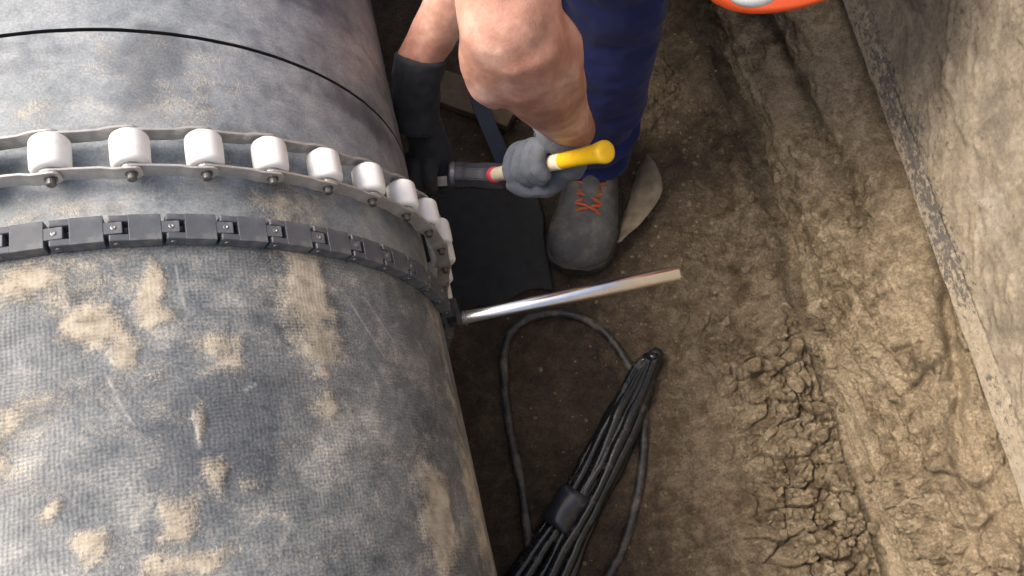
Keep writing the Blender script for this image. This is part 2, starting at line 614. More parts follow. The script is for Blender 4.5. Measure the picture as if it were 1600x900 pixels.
# ------------------------------------------------------------------ the trench
PROF = [(-60, 1.42), (-8, 1.40), (-1.45, 1.36), (-1.2, 1.28), (-0.92, 0.16), (-0.75, 0.0), (0.15, -0.005), (0.60, 0.0), (0.76, 0.006),
        (0.845, 0.016), (0.868, 0.055), (0.898, 0.132), (0.915, 0.158), (0.945, 0.176), (0.985, 0.196), (1.012, 0.235), (1.03, 0.36),
        (1.06, 0.75), (1.10, 1.36), (1.40, 1.42), (8, 1.42), (60, 1.42)]
pp = []
for (x0, z0), (x1, z1) in zip(PROF, PROF[1:]):
    L = math.hypot(x1 - x0, z1 - z0)
    if x1 <= 0.15 or z0 > 0.35 and x0 > 1:
        n = 6 if L > 3 else max(3, int(L / 0.05))
    else:
        n = max(1, int(round(L / (0.0017 if x0 >= 0.59 else 0.005))))
    for k in range(n):
        t = k / n
        pp.append((x0 + (x1 - x0) * t, z0 + (z1 - z0) * t))
pp.append(PROF[-1])
pp = np.array(pp)
# round the profile's corners in its fine stretch
fine = (pp[:, 0] > 0.7) & (pp[:, 0] < 1.03) & (pp[:, 1] < 0.4)
sm_ = pp.copy()
for _ in range(24):
    t = sm_.copy()
    t[1:-1] = 0.25 * sm_[:-2] + 0.5 * sm_[1:-1] + 0.25 * sm_[2:]
    sm_[fine] = t[fine]
pp = sm_
yy = np.concatenate([np.linspace(-60, -4, 8), np.linspace(-3, -0.18, 30), np.arange(-0.16, 0.56, 0.0018), np.arange(0.56, 1.3, 0.0036),
                     np.linspace(1.4, 3.5, 30), np.linspace(5, 60, 10)])
PX, Y = np.meshgrid(pp[:, 0], yy, indexing='ij')
PZ = np.repeat(pp[:, 1][:, None], len(yy), 1)
tan = np.gradient(pp, axis=0)
tan /= np.linalg.norm(tan, axis=1)[:, None]
nx, nz = -tan[:, 1][:, None], tan[:, 0][:, None]
arc = np.concatenate([[0], np.cumsum(np.linalg.norm(np.diff(pp, axis=0), axis=1))])
arc = (arc - arc[np.argmin(np.abs(pp[:, 0] - 0.845) + (pp[:, 1] > .1))])[:, None] + 0 * Y     # 0 at the foot of the wall
drift = 0.062 * np.clip(Y, -1, 3) * sstep(0.35, 0.82, PX)
wob = 0.016 * pnoise(Y * 4.2, 3.3, 0.5) + 0.008 * pnoise(Y * 11, 8.1, 0.5)
X = PX + drift + wob * sstep(0.6, 0.85, PX) * (PX < 2)
near = ((Y > -1) & (Y < 3)).astype(float)
wall = sstep(-0.02, 0.04, arc) * (PX < 1.5)
wallface = wall * (1 - sstep(0.165, 0.205, arc))
ledge = sstep(0.16, 0.20, arc) * (1 - sstep(0.36, 0.42, arc))
low = 1 - sstep(0.16, 0.36, Y)                       # the near stretch, where clay has crumbled down
floor = (1 - wall) * (PX > -0.8)
# smooth trowelled skirt at the foot of the wall in the near stretch
skirt = np.exp(-((arc - 0.035) / 0.035) ** 2) * low
rough_m = wallface * (1 - 0.75 * skirt) + ledge * (0.12 + 0.88 * low)
d = np.zeros_like(X)
d += near * floor * (0.010 * fbm(PX * 4, Y * 4, 0.3, 4) + 0.0035 * fbm(PX * 22, Y * 22, 1.3, 4))
# long scrape marks left by the bucket, slightly slanting
sl = arc * 1.0 + Y * 0.10
streak = fbm(sl * 34, Y * 3.2, 2.2, 4) * 0.6 + ridged(sl * 17, Y * 2.0, 7.0, 3) * 0.35
d += near * wall * (PX < 1.2) * 0.028 * streak * (1 - 0.5 * ledge)
d += near * rough_m * (0.032 * fbm(X * 9, Y * 8, PZ * 9, 4) + 0.011 * ridged(X * 26, Y * 13, PZ * 26, 4) + 0.010 * fbm(X * 70, Y * 55, PZ * 70, 4, .65) - 0.007)
# chipped, crumbly patches on the face
w1_ = 0.5 * fbm(X * 30, Y * 30, 0, 3)
w2_ = 0.5 * fbm(X * 30 + 9, Y * 30, 4, 3)
f1, f2, ci = worley(arc * 34 + w1_, Y * 24 + w2_, 3)
g1, g2, gi = worley(arc * 85 + w2_ * 2, Y * 70 + w1_ * 2, 13)
lump_m = np.clip(sstep(-0.02, 0.16, fbm(X * 6 + 3, Y * 6, PZ * 6, 4)) * (0.75 + low), 0, 1) * rough_m
d += near * lump_m * (0.017 * (sstep(0.0, 0.10, f2 - f1) * (0.4 + 1.1 * ci) - 0.5) + 0.009 * (sstep(0, .16, g2 - g1) * (.3 + gi) - .4))
d += near * (rough_m * .5 + lump_m) * 0.0032 * fbm(X * 190, Y * 190, PZ * 190, 2)
h1, h2, hi = worley(arc * 13 + 0.6 * fbm(X * 12, Y * 12, 3, 4, .6), Y * 13 + 0.6 * fbm(X * 12 + 5, Y * 12, 7, 4, .6), 33)
slump = rough_m * low * sstep(0.09, 0.16, arc) * sstep(-.25, .05, fbm(X * 7, Y * 7, 9, 2))
d += near * slump * 0.020 * (sstep(0.0, 0.30, h2 - h1) * (0.35 + 1.0 * hi) - 0.5)
# near stretch: clay swells out towards the panel
d += near * 0.014 * low * sstep(0.10, 0.2, arc) * (1 - sstep(0.24, 0.3, arc))
# groove at the foot of the wall further on, with a crumbled lip
gy = sstep(0.28, 0.42, Y) * (0.55 + 0.6 * sstep(-.2, .3, pnoise(Y * 7, 1.7, 3.1)))
d -= near * gy * 0.042 * np.exp(-((arc - 0.012 - 0.01 * pnoise(Y * 9, 5.1, 0)) / 0.012) ** 2)
d += near * gy * 0.012 * np.exp(-((arc + 0.030) / 0.022) ** 2)
sc_c = 0.150 - 0.10 * (Y - 0.5) + 0.02 * pnoise(Y * 6, 2.2, 6)
d -= near * 0.045 * sstep(0.40, .52, Y) * np.exp(-((arc - sc_c) / 0.020) ** 2) * (0.7 + .5 * pnoise(Y * 9, 4.4, 1))
d += near * 0.026 * sstep(0.30, .45, Y) * np.exp(-((arc - sc_c + 0.055) / 0.028) ** 2) * (0.8 + .6 * pnoise(Y * 11, 6.4, 1))
d -= near * 0.030 * sstep(0.02, .12, Y) * (1 - sstep(.36, .46, Y)) * np.exp(-((arc - 0.215 - 0.25 * (Y - .2) - .015 * pnoise(Y * 14, 1, 2)) / 0.010) ** 2)
# slump of broken clay on the floor
wb = PX - 0.855
pile = sstep(-0.21, -0.08, wb + 0.03 * pnoise(Y * 12, 0.3, 4)) * (1 - sstep(-0.005, 0.012, arc)) * sstep(-0.20, -0.1, Y) * (1 - sstep(0.22, 0.36, Y + 0.05 * pnoise(PX * 20, 7.7, 1)))
q1 = 0.9 * fbm(X * 16, Y * 16, 8, 3)
q2 = 0.9 * fbm(X * 16 + 31, Y * 16, 3, 3)
c1, c2, cid = worley(X * 20 + q1 * .8, Y * 27 + q2 * .8, 9)
e1, e2, eid = worley(X * 75 + q1 * 2, Y * 88 + q2 * 2, 21)
pile_h = 0.030 * pile * (0.75 + 0.4 * fbm(X * 8, Y * 8, 5, 3))
crk = sstep(0.0, 0.10, c2 - c1)
crk2 = sstep(0.0, 0.2, e2 - e1)
d += near * (pile_h + pile * (0.024 * (crk * (0.35 + 1.05 * cid) - 0.6) + 0.0085 * (crk2 * (0.3 + 1.1 * eid) - 0.5) + 0.004 * fbm(X * 90, Y * 90, 2, 3)))
# fainter cracked crust on the open floor and beside the bar
crust = floor * sstep(0.02, 0.22, fbm(X * 4.2 + 7, Y * 4.2 + 2, 1, 3)) * sstep(0.62, 0.74, PX) * (1 - pile)
d += near * crust * (0.008 * (crk * (0.5 + 0.8 * cid) - 0.5) + 0.005 * (crk2 * (.4 + eid) - 0.5))
d += near * 0.0026 * fbm(X * 60, Y * 60, PZ * 60, 4, .6) * (1 - 0.5 * skirt)
GX, GY, GZ = X + nx * d, Y, PZ + nz * d
wet = 1 - 0.66 * sstep(0.45, 0.82, X + 0.20 * fbm(X * 3.5, Y * 3.5, 2, 5) + 0.06 * low)  # damp floor, painted darker towards the pipe in place of shade
wet = wet + 0.32 * sstep(0.38, .75, Y + 0.10 * fbm(X * 6, Y * 6, 5, 3)) - 0.22 * pile  # far floor darkened further as painted shade; broken heap drier
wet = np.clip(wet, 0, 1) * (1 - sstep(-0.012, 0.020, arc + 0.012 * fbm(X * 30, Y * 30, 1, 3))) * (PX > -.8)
pale = np.clip(0.9 * ledge * (0.4 + .6 * low) + wallface * sstep(-0.1, 0.35, fbm(X * 6, Y * 4, PZ * 6 + 3, 4)) + .35 * skirt, 0, 1)
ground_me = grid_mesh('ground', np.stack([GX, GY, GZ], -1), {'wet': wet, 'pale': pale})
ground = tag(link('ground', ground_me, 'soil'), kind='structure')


def gz(x, y):
    """height of the trench floor at a point"""
    j = int(np.argmin(np.abs(yy - y)))
    colx = GX[:, j]
    ok = np.where((pp[:, 0] > -0.7) & (pp[:, 0] < 0.9))[0]
    i = ok[np.argmin(np.abs(colx[ok] - x))]
    return float(GZ[i, j])


# ------------------------------------------------------------------ shoring panel along the far side
ys = np.concatenate([np.linspace(-1.3, -.1, 60)[:-1], np.arange(-.1, 1.1, .003), np.linspace(1.1, 2.4, 60)])
sec = []      # (offset towards trench, z, band)
for t in np.linspace(0, 1, 6): sec.append((0.030 - 0.030 * t, 0.250 - 0.003 * (1 - t), 0.6))      # underside
for t in np.linspace(0.03, 1, 10): sec.append((0.000 + 0.005 * t, 0.250 + 0.034 * t, 1.0))         # lower border
for t in np.linspace(0.1, 1, 4): sec.append((0.005 + 0.002 * t, 0.284 + 0.006 * t, 0.5 * (1 - t)))   # step back to the face
for t in list(np.arange(0.003, .62, .0028)) + list(np.linspace(.63, 1, 30)): sec.append((0.007 + 0.106 * t, 0.290 + 1.13 * t, 0.0))
for t in np.linspace(0.05, 1, 4): sec.append((0.113 + 0.05 * t, 1.421, 0.0))
sec = np.array(sec)
SO, SY = np.meshgrid(sec[:, 0], ys, indexing='ij')
SZ = sec[:, 1][:, None] + 0 * SY
BX = 0.9455 + 0.092 * SY - 0.016 * (SY - .3) ** 2
face = (SZ > 0.289)
disp = 0.0035 * fbm(SY * 14, SZ * 14, 0.4, 5) + 0.008 * fbm(SY * 2.5, SZ * 2.5, 4.4, 3) + 0.004 * sstep(.1, .4, fbm(SY * 6 + SZ * 3, SZ * 9, 2, 4))
rot_a, rot_b = SY * 0.80 + SZ * 0.60, -SY * 0.60 + SZ * 0.80
sm_n = fbm(rot_a * 4 + 0.5 * fbm(SY * 9, SZ * 9, 1, 4), rot_b * 11, 3.3, 5, .6)
smear = sstep(-0.02, 0.05, sm_n) * 0.7 + 0.3 * sstep(0.12, 0.2, fbm(SY * 21, SZ * 21, 6.6, 4))
disp = disp + 0.0030 * smear + 0.0018 * fbm(SY * 70, SZ * 70, 1.2, 3) * (0.3 + smear)
edge = 0.0022 * fbm(SY * 40, 0.3, SZ * 10, 3)
px_ = BX + SO - disp * face - edge * (1 - face)
pz_ = SZ + 0.0025 * fbm(SY * 22, 9.1, 2, 4) * (SZ < .3)
panel_me = grid_mesh('shoring_panel', np.stack([px_, SY, pz_], -1), {'smear': smear, 'band': np.repeat(sec[:, 2][:, None], len(ys), 1),
    'stain': (np.exp(-((SZ - 0.275 - 0.02 * fbm(SY * 9, 1.1, 2, 3)) / 0.030) ** 2) * (0.25 + 0.95 * sstep(0.20, 0.32, SY) * (1 - 0.6 * sstep(0.55, 0.75, SY)))) + 0.30 * sstep(0.05, .3, fbm(SY * 5, SZ * 5, 8, 3))})
panel = tag(link('shoring_panel', panel_me, 'panel'), 'long mud-smeared shoring panel with a mottled lower edge above the clay wall', 'panel')

# ------------------------------------------------------------------ pipe: two sections with a cut between them
PR, AZ = 0.32, 0.44
CUT_Y = 0.5425
BLOBS_W = [(0.4560,0.3102,0.0215,0.0130,1.0), (0.4324,0.2927,0.0170,0.0128,0.6), (0.4147,0.2692,0.0147,0.0111,1.0), (0.3967,0.2487,0.0076,0.0124,1.0), (0.3735,0.2947,0.0062,0.0160,1.0), (0.3703,0.2713,0.0097,0.0052,0.8), (0.3289,0.2427,0.0085,0.0125,0.8), (0.2493,0.2923,0.0166,0.0306,1.0), (0.2465,0.2477,0.0138,0.0173,1.0), (0.2477,0.2232,0.0086,0.0083,0.7), (0.2470,0.1962,0.0122,0.0135,0.7), (0.2819,0.1603,0.0114,0.0074,0.5), (0.3503,0.1877,0.0035,0.0095,0.8), (0.3432,0.1479,0.0060,0.0082,0.8), (0.3665,0.1216,0.0081,0.0108,1.0), (0.3577,0.0913,0.0146,0.0058,1.0), (0.3820,0.0914,0.0078,0.0082,0.8), (0.4205,0.1142,0.0076,0.0066,1.0), (0.4443,0.1401,0.0062,0.0050,1.0), (0.4731,0.1896,0.0049,0.0111,0.8), (0.1430,0.1074,0.0175,0.0339,1.0), (0.0425,0.1190,0.0199,0.0463,0.8), (0.0498,0.2633,0.0178,0.0639,0.6), (0.4514,0.2135,0.0162,0.0139,0.5), (0.3947,0.2035,0.0206,0.0189,0.4)]
BLOBS_U = [(0.3338,0.4756,0.0214,0.0412,0.45), (0.3090,0.5139,0.0174,0.0291,0.35), (0.4455,0.4573,0.0140,0.0123,0.45), (0.2444,0.3735,0.0280,0.0201,0.6), (0.4476,0.3699,0.0266,0.0112,0.55), (0.3419,0.3804,0.0199,0.0121,0.45), (0.2812,0.5064,0.0394,0.0298,0.3)]
SCR = [(0.3544,0.3143,0.3518,0.279), (0.4078,0.2292,0.3925,0.1928), (0.3069,0.0883,0.2923,0.1089), (0.2085,0.2923,0.1775,0.2423), (0.3529,0.198,0.3503,0.1692), (0.3154,0.2098,0.3053,0.2144), (0.19,0.30,0.16,0.262)]


def pipe_shell(name, r, y0, y1, mat, blobs, base, fy0, fy1, wrap=False, parent=None):
    th = np.radians(np.concatenate([np.arange(-90, -24.1, 3.0), np.arange(-24, 97.9, 0.32), np.linspace(98, 270, 60)]))
    ya = np.concatenate([np.linspace(y0, fy0, 12)[:-1] if fy0 > y0 else [], np.arange(fy0, fy1, 0.0019), np.linspace(fy1, y1, 8)[0 if fy1 < y1 else -1:]])
    T, YY = np.meshgrid(th, ya, indexing='ij')
    S = r * T
    wx = 0.020 * fbm(S * 22, YY * 22, 1, 5, .6)
    wy = 0.020 * fbm(S * 22, YY * 22, 6, 5, .6)
    mud = np.zeros_like(S)
    for (s, y, rs, ry, a) in blobs:
        q = ((S + wx - s) / (rs * 1.15)) ** 2 + ((YY + wy - y) / (ry * 1.15)) ** 2
        mud = np.maximum(mud, a * 0.74 * np.exp(-0.5 * np.maximum(q - 0.4, 0) * 1.1))
    nz_ = fbm(S * 9 + 4, YY * 9, 2, 5)
    streaky = fbm(S * 10, YY * 42, 12, 4) + 0.5 * fbm(S * 60, YY * 9, 22, 4)
    mud = np.clip(mud + np.clip(base + 0.46 * nz_ + 0.26 * streaky, 0, 1) * (1 - mud), 0, 1)
    dark = np.clip(sstep(0.04, 0.34, fbm(S * 7 + 9, YY * 8, 5, 4)) + 0.5 * sstep(.1, .4, streaky), 0, 1)
    scr = np.zeros_like(S)
    if wrap:
        # a curved scuff on the flank
        cs, cy = 0.135, 0.235
        rr = np.hypot((S + wx * .15 - cs) / 0.035, (YY + wy * .15 - cy) / 0.055)
        dark = np.maximum(dark, np.exp(-((rr - 1) / 0.07) ** 2) * (S < cs + .02))
        for (sa, ya_, sb, yb) in SCR:
            dx, dy = sb - sa, yb - ya_
            t = np.clip(((S - sa) * dx + (YY - ya_) * dy) / (dx * dx + dy * dy), 0, 1)
            dd = np.hypot(S + .15 * wx - sa - t * dx, YY - ya_ - t * dy)
            scr = np.maximum(scr, np.exp(-(dd / 0.0009) ** 2) * (0.55 + 0.5 * np.sin(t * 9) ** 2))
    rad = r + 0.0009 * sstep(0.4, 0.7, mud) + 0.0006 * fbm(S * 30, YY * 30, 3, 3)
    P = np.stack([rad * np.cos(T), YY, AZ + rad * np.sin(T)], -1)
    me = grid_mesh(name, P, {'mud': mud, 'dark': dark, 'scratch': scr}, np.stack([S, YY], -1))
    me.flip_normals()
    return link(name, me, mat, parent)


def pipe_ring(name, r0, r1, y, parent):
    bm = bmesh.new()
    n = 120
    a = [bm.verts.new((r0 * math.cos(2 * PI * k / n), y, AZ + r0 * math.sin(2 * PI * k / n))) for k in range(n)]
    b = [bm.verts.new((r1 * math.cos(2 * PI * k / n), y, AZ + r1 * math.sin(2 * PI * k / n))) for k in range(n)]
    for k in range(n):
        bm.faces.new((a[k], a[(k + 1) % n], b[(k + 1) % n], b[k]))
    return link(name, from_bm(bm, name, False), 'bore', parent)


def bore(y0, y1, parent):
    th = np.linspace(0, 2 * PI, 97)
    P = np.stack([np.stack([0.304 * np.cos(th), 0 * th + y, AZ + 0.304 * np.sin(th)], -1) for y in (y0, y1)], 1)
    return link('bore', grid_mesh('bore', P), 'bore', parent)


near_pipe = empty('pipe_section', (0, 0.2, AZ - PR))
tag(near_pipe, 'large grey pipe in the foreground with woven wrap, mud patches and two chains round it', 'pipe')
for o in (pipe_shell('pipe_wall', PR, -3.0, CUT_Y - 0.002, 'pipe', BLOBS_U, 0.10, 0.28, CUT_Y - 0.002),
          pipe_shell('coating_wrap', PR + 0.0022, -3.0, 0.334, 'wrap', BLOBS_W, 0.20, 0.03, 0.334, True),
          bore(-3.0, CUT_Y - 0.002, None), pipe_ring('cut_face', 0.304, PR, CUT_Y - 0.002, None), pipe_ring('wrap_edge', PR - .001, PR + 0.0022, 0.334, None)):
    setparent(o, near_pipe)
far_pipe = empty('pipe_section', (0, 1.5, AZ - PR))
tag(far_pipe, 'far section of the grey pipe beyond the thin dark cut line', 'pipe')
for o in (pipe_shell('pipe_wall', PR, CUT_Y + 0.002, 4.0, 'pipe', [], 0.12, CUT_Y + 0.002, 0.95), bore(CUT_Y + 0.002, 4.0, None),
          pipe_ring('cut_face', 0.304, PR, CUT_Y + 0.002, None)):
    setparent(o, far_pipe)

# ------------------------------------------------------------------ chain with white rollers
TH = [77.3, 67.7, 58.2, 48.8, 39.5, 30.1, 20.6, 11.2, 1.7, -8.0, -18.2, -28.4]
OF = [.0155, .0155, .0155, .0155, .0155, .016, .0175, .0185, .0195, .0205, .025, .044]
YC = [.4085, .409, .411, .413, .4155, .4185, .4215, .424, .4265, .4285, .4305, .432]
t = TH[-1]; of = OF[-1]
while t > -208:
    t -= 9.55
    TH.append(t)
    of = 0.0175 + 0.055 * max(0, math.sin(math.radians(-t))) ** 0.8 if -t < 180 else 0.0175
    OF.append(of)
    YC.append(0.432 - 0.024 * min(1, (-t - 28) / 180))
step = (360 - (TH[0] - TH[-1])) / max(1, round((360 - (TH[0] - TH[-1])) / 9.55))
n_extra = round((360 - (TH[0] - TH[-1])) / step) - 1
for k in range(n_extra):
    TH.append(TH[-1] - step); OF.append(0.0175); YC.append(0.4083)
roller_chain = empty('roller_chain', (0, 0.41, AZ - PR - 0.06))
tag(roller_chain, 'steel plate chain with fat white rollers wrapped round the pipe', 'chain')
RW, RD = 0.0288, 0.0149
bm = bmesh.new()
prof = []
for a in range(0, 91, 15): prof.append((RD - 0.0042 + 0.0042 * math.sin(math.radians(a)), -RW / 2 + 0.0042 - 0.0042 * math.cos(math.radians(a))))
prof += [(RD + .0002, 0)]
prof += [(r, -h) for r, h in prof[-2::-1]]
lathe(bm, [(0.006, -RW / 2 + .0005)] + prof + [(0.006, RW / 2 - .0005)], 28)
roller_me = from_bm(bm, 'roller'); roller_me.materials.append(M['plastic'])
bm = bmesh.new()
lathe(bm, [(0.0028, -RW / 2 - .0120), (0.0036, -RW / 2 - .0113), (0.0036, -RW / 2 - 0.0066), (0.0048, -RW / 2 - .0066), (0.0048, -RW / 2 - 0.0048), (0.003, -RW / 2 - 0.0048),
           (0.003, RW / 2 + 0.0048), (0.0048, RW / 2 + .0048), (0.0048, RW / 2 + 0.0066), (0.0032, RW / 2 + 0.0066), (0.0030, RW / 2 + .0085)], 14)
pin_me = from_bm(bm, 'pin', False); pin_me.materials.append(M['pin_steel'])
bm = bmesh.new()
lathe(bm, [(0.0072, -.0007), (0.0080, -.0003), (0.0080, .0006), (0.0072, .0009)], 18)
washer_me = from_bm(bm, 'washer', False); washer_me.materials.append(M['rivet'])


def side_plate(L, sgn, name):
    """cranked link plate: starts inside, ends outside the next one. local x along the chain, z radial, y along the pipe"""
    bm = bmesh.new()
    th_ = 0.0021
    y_in, y_out = RW / 2 + 0.0012, RW / 2 + 0.0012 + 0.0024
    xs = [(-0.0080, 0.0036), (-0.0066, 0.0058), (-0.004, 0.0074), (0, 0.0080), (L * 0.3, 0.0074), (L * 0.62, 0.0074), (L * 0.78, 0.0076), (L, 0.0080), (L + 0.004, 0.0074), (L + 0.0066, 0.0058), (L + 0.0080, 0.0036)]
    rings = []
    for x, hz in xs:
        f = float(sstep(L * 0.55, L * 0.78, np.array(x)))
        y = y_in + (y_out - y_in) * f
        rings.append([bm.verts.new((x, sgn * yy_, zz)) for yy_, zz in ((y, -hz), (y + th_, -hz), (y + th_, hz), (y, hz))])
    for a, b in zip(rings, rings[1:]):
        for k in range(4):
            bm.faces.new((a[k], a[(k + 1) % 4], b[(k + 1) % 4], b[k]))
    bm.faces.new(rings[0][::-1]); bm.faces.new(rings[-1])
    bmesh.ops.bevel(bm, geom=[e for e in bm.edges if abs(e.verts[0].co.x - e.verts[1].co.x) > 1e-4], offset=0.0003, segments=1, affect='EDGES')
    me = from_bm(bm, name, False); me.materials.append(M['plate_steel'])
    return me


rp = [Vector(((PR + o) * math.cos(math.radians(t)), y, AZ + (PR + o) * math.sin(math.radians(t)))) for t, o, y in zip(TH, OF, YC)]
Yv = Vector((0, 1, 0))
plate_me = [side_plate(0.0558, 1, 'side_plate'), side_plate(0.0558, -1, 'side_plate')]
for k, p in enumerate(rp):
    nx_ = rp[(k + 1) % len(rp)]
    tdir = nx_ - p
    L = tdir.length
    tdir.normalize()
    outw = Yv.cross(tdir) * -1
    rad_dir = Vector((p.x, 0, p.z - AZ)).normalized()
    yv = (Yv - tdir * Yv.dot(tdir)).normalized()
    outw = tdir.cross(yv)
    if outw.dot(rad_dir) < 0:
        outw = -outw
    mt = basis(tdir, yv, outw, p)
    if mt.determinant() < 0:
        mt = basis(tdir, -yv, outw, p)
    ax = basis(rad_dir, Yv.cross(rad_dir), Yv, p)
    inv = Matrix.Translation(-Vector(roller_chain.location))
    for me, nm in ((roller_me, 'roller'), (pin_me, 'pin')):
        o = link(nm, me, None, roller_chain)
        o.matrix_local = inv @ ax @ Matrix.Rotation(random.random() * 6, 4, 'Z')
    o = link('washer', washer_me, None, roller_chain)
    o.matrix_local = inv @ ax @ Matrix.Translation((0, 0, -RW / 2 - 0.0007))
    for q in (0, 1):
        o = link('side_plate', plate_me[q], None, roller_chain)
        o.matrix_local = inv @ mt @ Matrix.Diagonal((L / 0.0558, 1, 1, 1))

# ------------------------------------------------------------------ black block chain
BY, NB, B_OFF = 0.3425, 52, 0.0084
black_chain = empty('block_chain', (0, BY, AZ - PR - 0.02))
tag(black_chain, 'flat black hinged block chain wrapped round the pipe below the white rollers', 'chain')
pitch = 2 * (PR + B_OFF) * math.tan(PI / NB)
HW, HT = 0.0112, 0.0062
bm = bmesh.new()
sc = pitch / 0.0404
box(bm, (-0.0118 * sc, -HW, -HT), (0.0118 * sc, HW, HT), bev=0.0005)
for s in (-1, 1):
    y0, y1 = sorted((s * 0.0054, s * (HW - .0002)))
    box(bm, (-0.0258 * sc, y0, -HT + .0006), (-0.0110 * sc, y1, HT - 0.0002), bev=0.0010)
body_me = from_bm(bm, 'link_body', False); body_me.materials.append(M['black_link'])
bm = bmesh.new()
box(bm, (0.0110 * sc, -0.0050, -HT + .0012), (0.0250 * sc, 0.0050, HT - 0.0004), bev=0.0005)
tongue_me = from_bm(bm, 'tongue', False); tongue_me.materials.append(M['black_link'])
bm = bmesh.new()
lathe(bm, [(0.0019, HT - .0016), (0.0019, HT + 0.0001), (0.0014, HT + 0.0003), (0.0008, HT - .0002)], 12)
rivet_me = from_bm(bm, 'rivet', False); rivet_me.materials.append(M['rivet'])
bm = bmesh.new()
lathe(bm, [(0.0022, -HW - 0.0006), (0.0026, -HW + .0002), (0.0026, HW - .0002), (0.0022, HW + 0.0006)], 12)
hinge_me = from_bm(bm, 'hinge_pin', False); hinge_me.materials.append(M['pin_steel'])
inv = Matrix.Translation(-Vector(black_chain.location))
for k in range(NB):
    # a joint falls at 77 degrees; links run clockwise
    a = math.radians(77.0 - (k + 0.5) * 360 / NB)
    rd = Vector((math.cos(a), 0, math.sin(a)))
    td = Vector((math.sin(a), 0, -math.cos(a)))
    jit = Vector((0, random.uniform(-.0004, .0004), 0))
    sag = 0.012 * max(0, -math.sin(a)) ** 1.5
    mt = inv @ basis(td, rd.cross(td), rd, Vector((0, BY, AZ)) + rd * (PR + B_OFF + sag) + jit) @ Matrix.Rotation(random.uniform(-.012, .012), 4, 'Z')
    for me, nm in ((body_me, 'link_body'), (tongue_me, 'tongue')):
        link(nm, me, None, black_chain).matrix_local = mt
    link('rivet', rivet_me, None, black_chain).matrix_local = mt @ Matrix.Translation((0.0188 * sc, 0, 0))
    link('hinge_pin', hinge_me, None, black_chain).matrix_local = mt @ Matrix.Translation((-0.0202 * sc, 0, 0)) @ Matrix.Rotation(PI / 2, 4, 'X')
# tensioner block that carries the steel bar
bm = bmesh.new()
box(bm, (0.328, BY - 0.013, AZ - 0.034), (0.343, BY + 0.010, AZ - 0.004), bev=0.002)
lathe(bm, [(0.0098, 0.0), (0.0108, 0.001), (0.0108, 0.005), (0.0098, 0.006)], 20, basis((0, 1, 0), (0, 0, 1), (1, 0, 0), (0.338, 0.329, 0.428)))
setparent(link('tensioner', from_bm(bm, 'tensioner', False), 'sole'), black_chain)

# ------------------------------------------------------------------ steel bar
bar = empty('steel_bar', (0.46, 0.325, 0.42))
tag(bar, 'short bright steel bar sticking out sideways from the chain over the trench', 'bar')
bm = bmesh.new()
b0, b1 = Vector((0.340, 0.328, 0.428)), Vector((0.592, 0.3205, 0.432))
bd = (b1 - b0).normalized(); bu, bv = frame(bd)
Lb = (b1 - b0).length
lathe(bm, [(0.0078, 0), (0.0082, .0008), (0.0082, Lb - .0012), (0.0072, Lb), (0.0058, Lb), (0.0052, Lb - .006)], 40, basis(bu, bv, bd, b0))
me = from_bm(bm, 'bar_shaft')
setparent(link('bar_shaft', me, 'bar'), bar)
bar_me = me
try:
    for p in bar_me.polygons:
        if len(p.vertices) > 4: p.use_smooth = False
except Exception:
    pass
bm = bmesh.new()
lathe(bm, [(0.0086, 0), (0.0092, .0006), (0.0092, .003), (0.0086, .0036)], 24, basis(bu, bv, bd, b0 + bd * 0.006))
setparent(link('collar', from_bm(bm, 'collar', False), 'pin_steel'), bar)

# ------------------------------------------------------------------ black sheet on the trench floor
C4 = [(0.20, 0.80), (0.520, 0.715), (0.492, 0.500), (0.18, 0.490)]
nu, nv = 70, 60
U, V = np.meshgrid(np.linspace(0, 1, nu), np.linspace(0, 1, nv), indexing='ij')
xx = (1 - V) * ((1 - U) * C4[0][0] + U * C4[1][0]) + V * ((1 - U) * C4[3][0] + U * C4[2][0])
yv_ = (1 - V) * ((1 - U) * C4[0][1] + U * C4[1][1]) + V * ((1 - U) * C4[3][1] + U * C4[2][1])
xx = xx + 0.012 * fbm(yv_ * 14, 0.3, U * 3, 4) * sstep(.75, 1, U)
yv_ = yv_ + 0.020 * fbm(xx * 14, 4.3, V * 3, 4) * sstep(.7, 1, V)
zz = np.array([[gz(a, b) for a, b in zip(r1, r2)] for r1, r2 in zip(xx, yv_)])
for _ in range(6):
    zp = np.pad(zz, 1, mode='edge')
    zz = (zp[:-2, 1:-1] + zp[2:, 1:-1] + zp[1:-1, :-2] + zp[1:-1, 2:] + 4 * zz) / 8
zz = zz + 0.0045 + 0.004 * np.maximum(0, fbm(xx * 9, yv_ * 9, 3, 3))
sheet_me = grid_mesh('rubber_sheet', np.stack([xx, yv_, zz], -1))
sheet = link('rubber_sheet', sheet_me, 'mat')
so = sheet.modifiers.new('thickness', 'SOLIDIFY'); so.thickness = 0.003; so.offset = -1
tag(sheet, 'flat black rubber sheet on the trench floor between the pipe and the boot', 'sheet')


# ------------------------------------------------------------------ cables
def ground_path(pts, r, lift=0.0):
    c = catmull([(x, y, 0) for x, y in pts], 8)
    z = [gz(p.x, p.y) for p in c]
    zs = [max(z[max(0, i - 3):i + 4]) * .5 + sum(z[max(0, i - 3):i + 4]) / len(z[max(0, i - 3):i + 4]) * .5 for i in range(len(z))]
    return [Vector((p.x, p.y, zs[i] + r + lift)) for i, p in enumerate(c)]


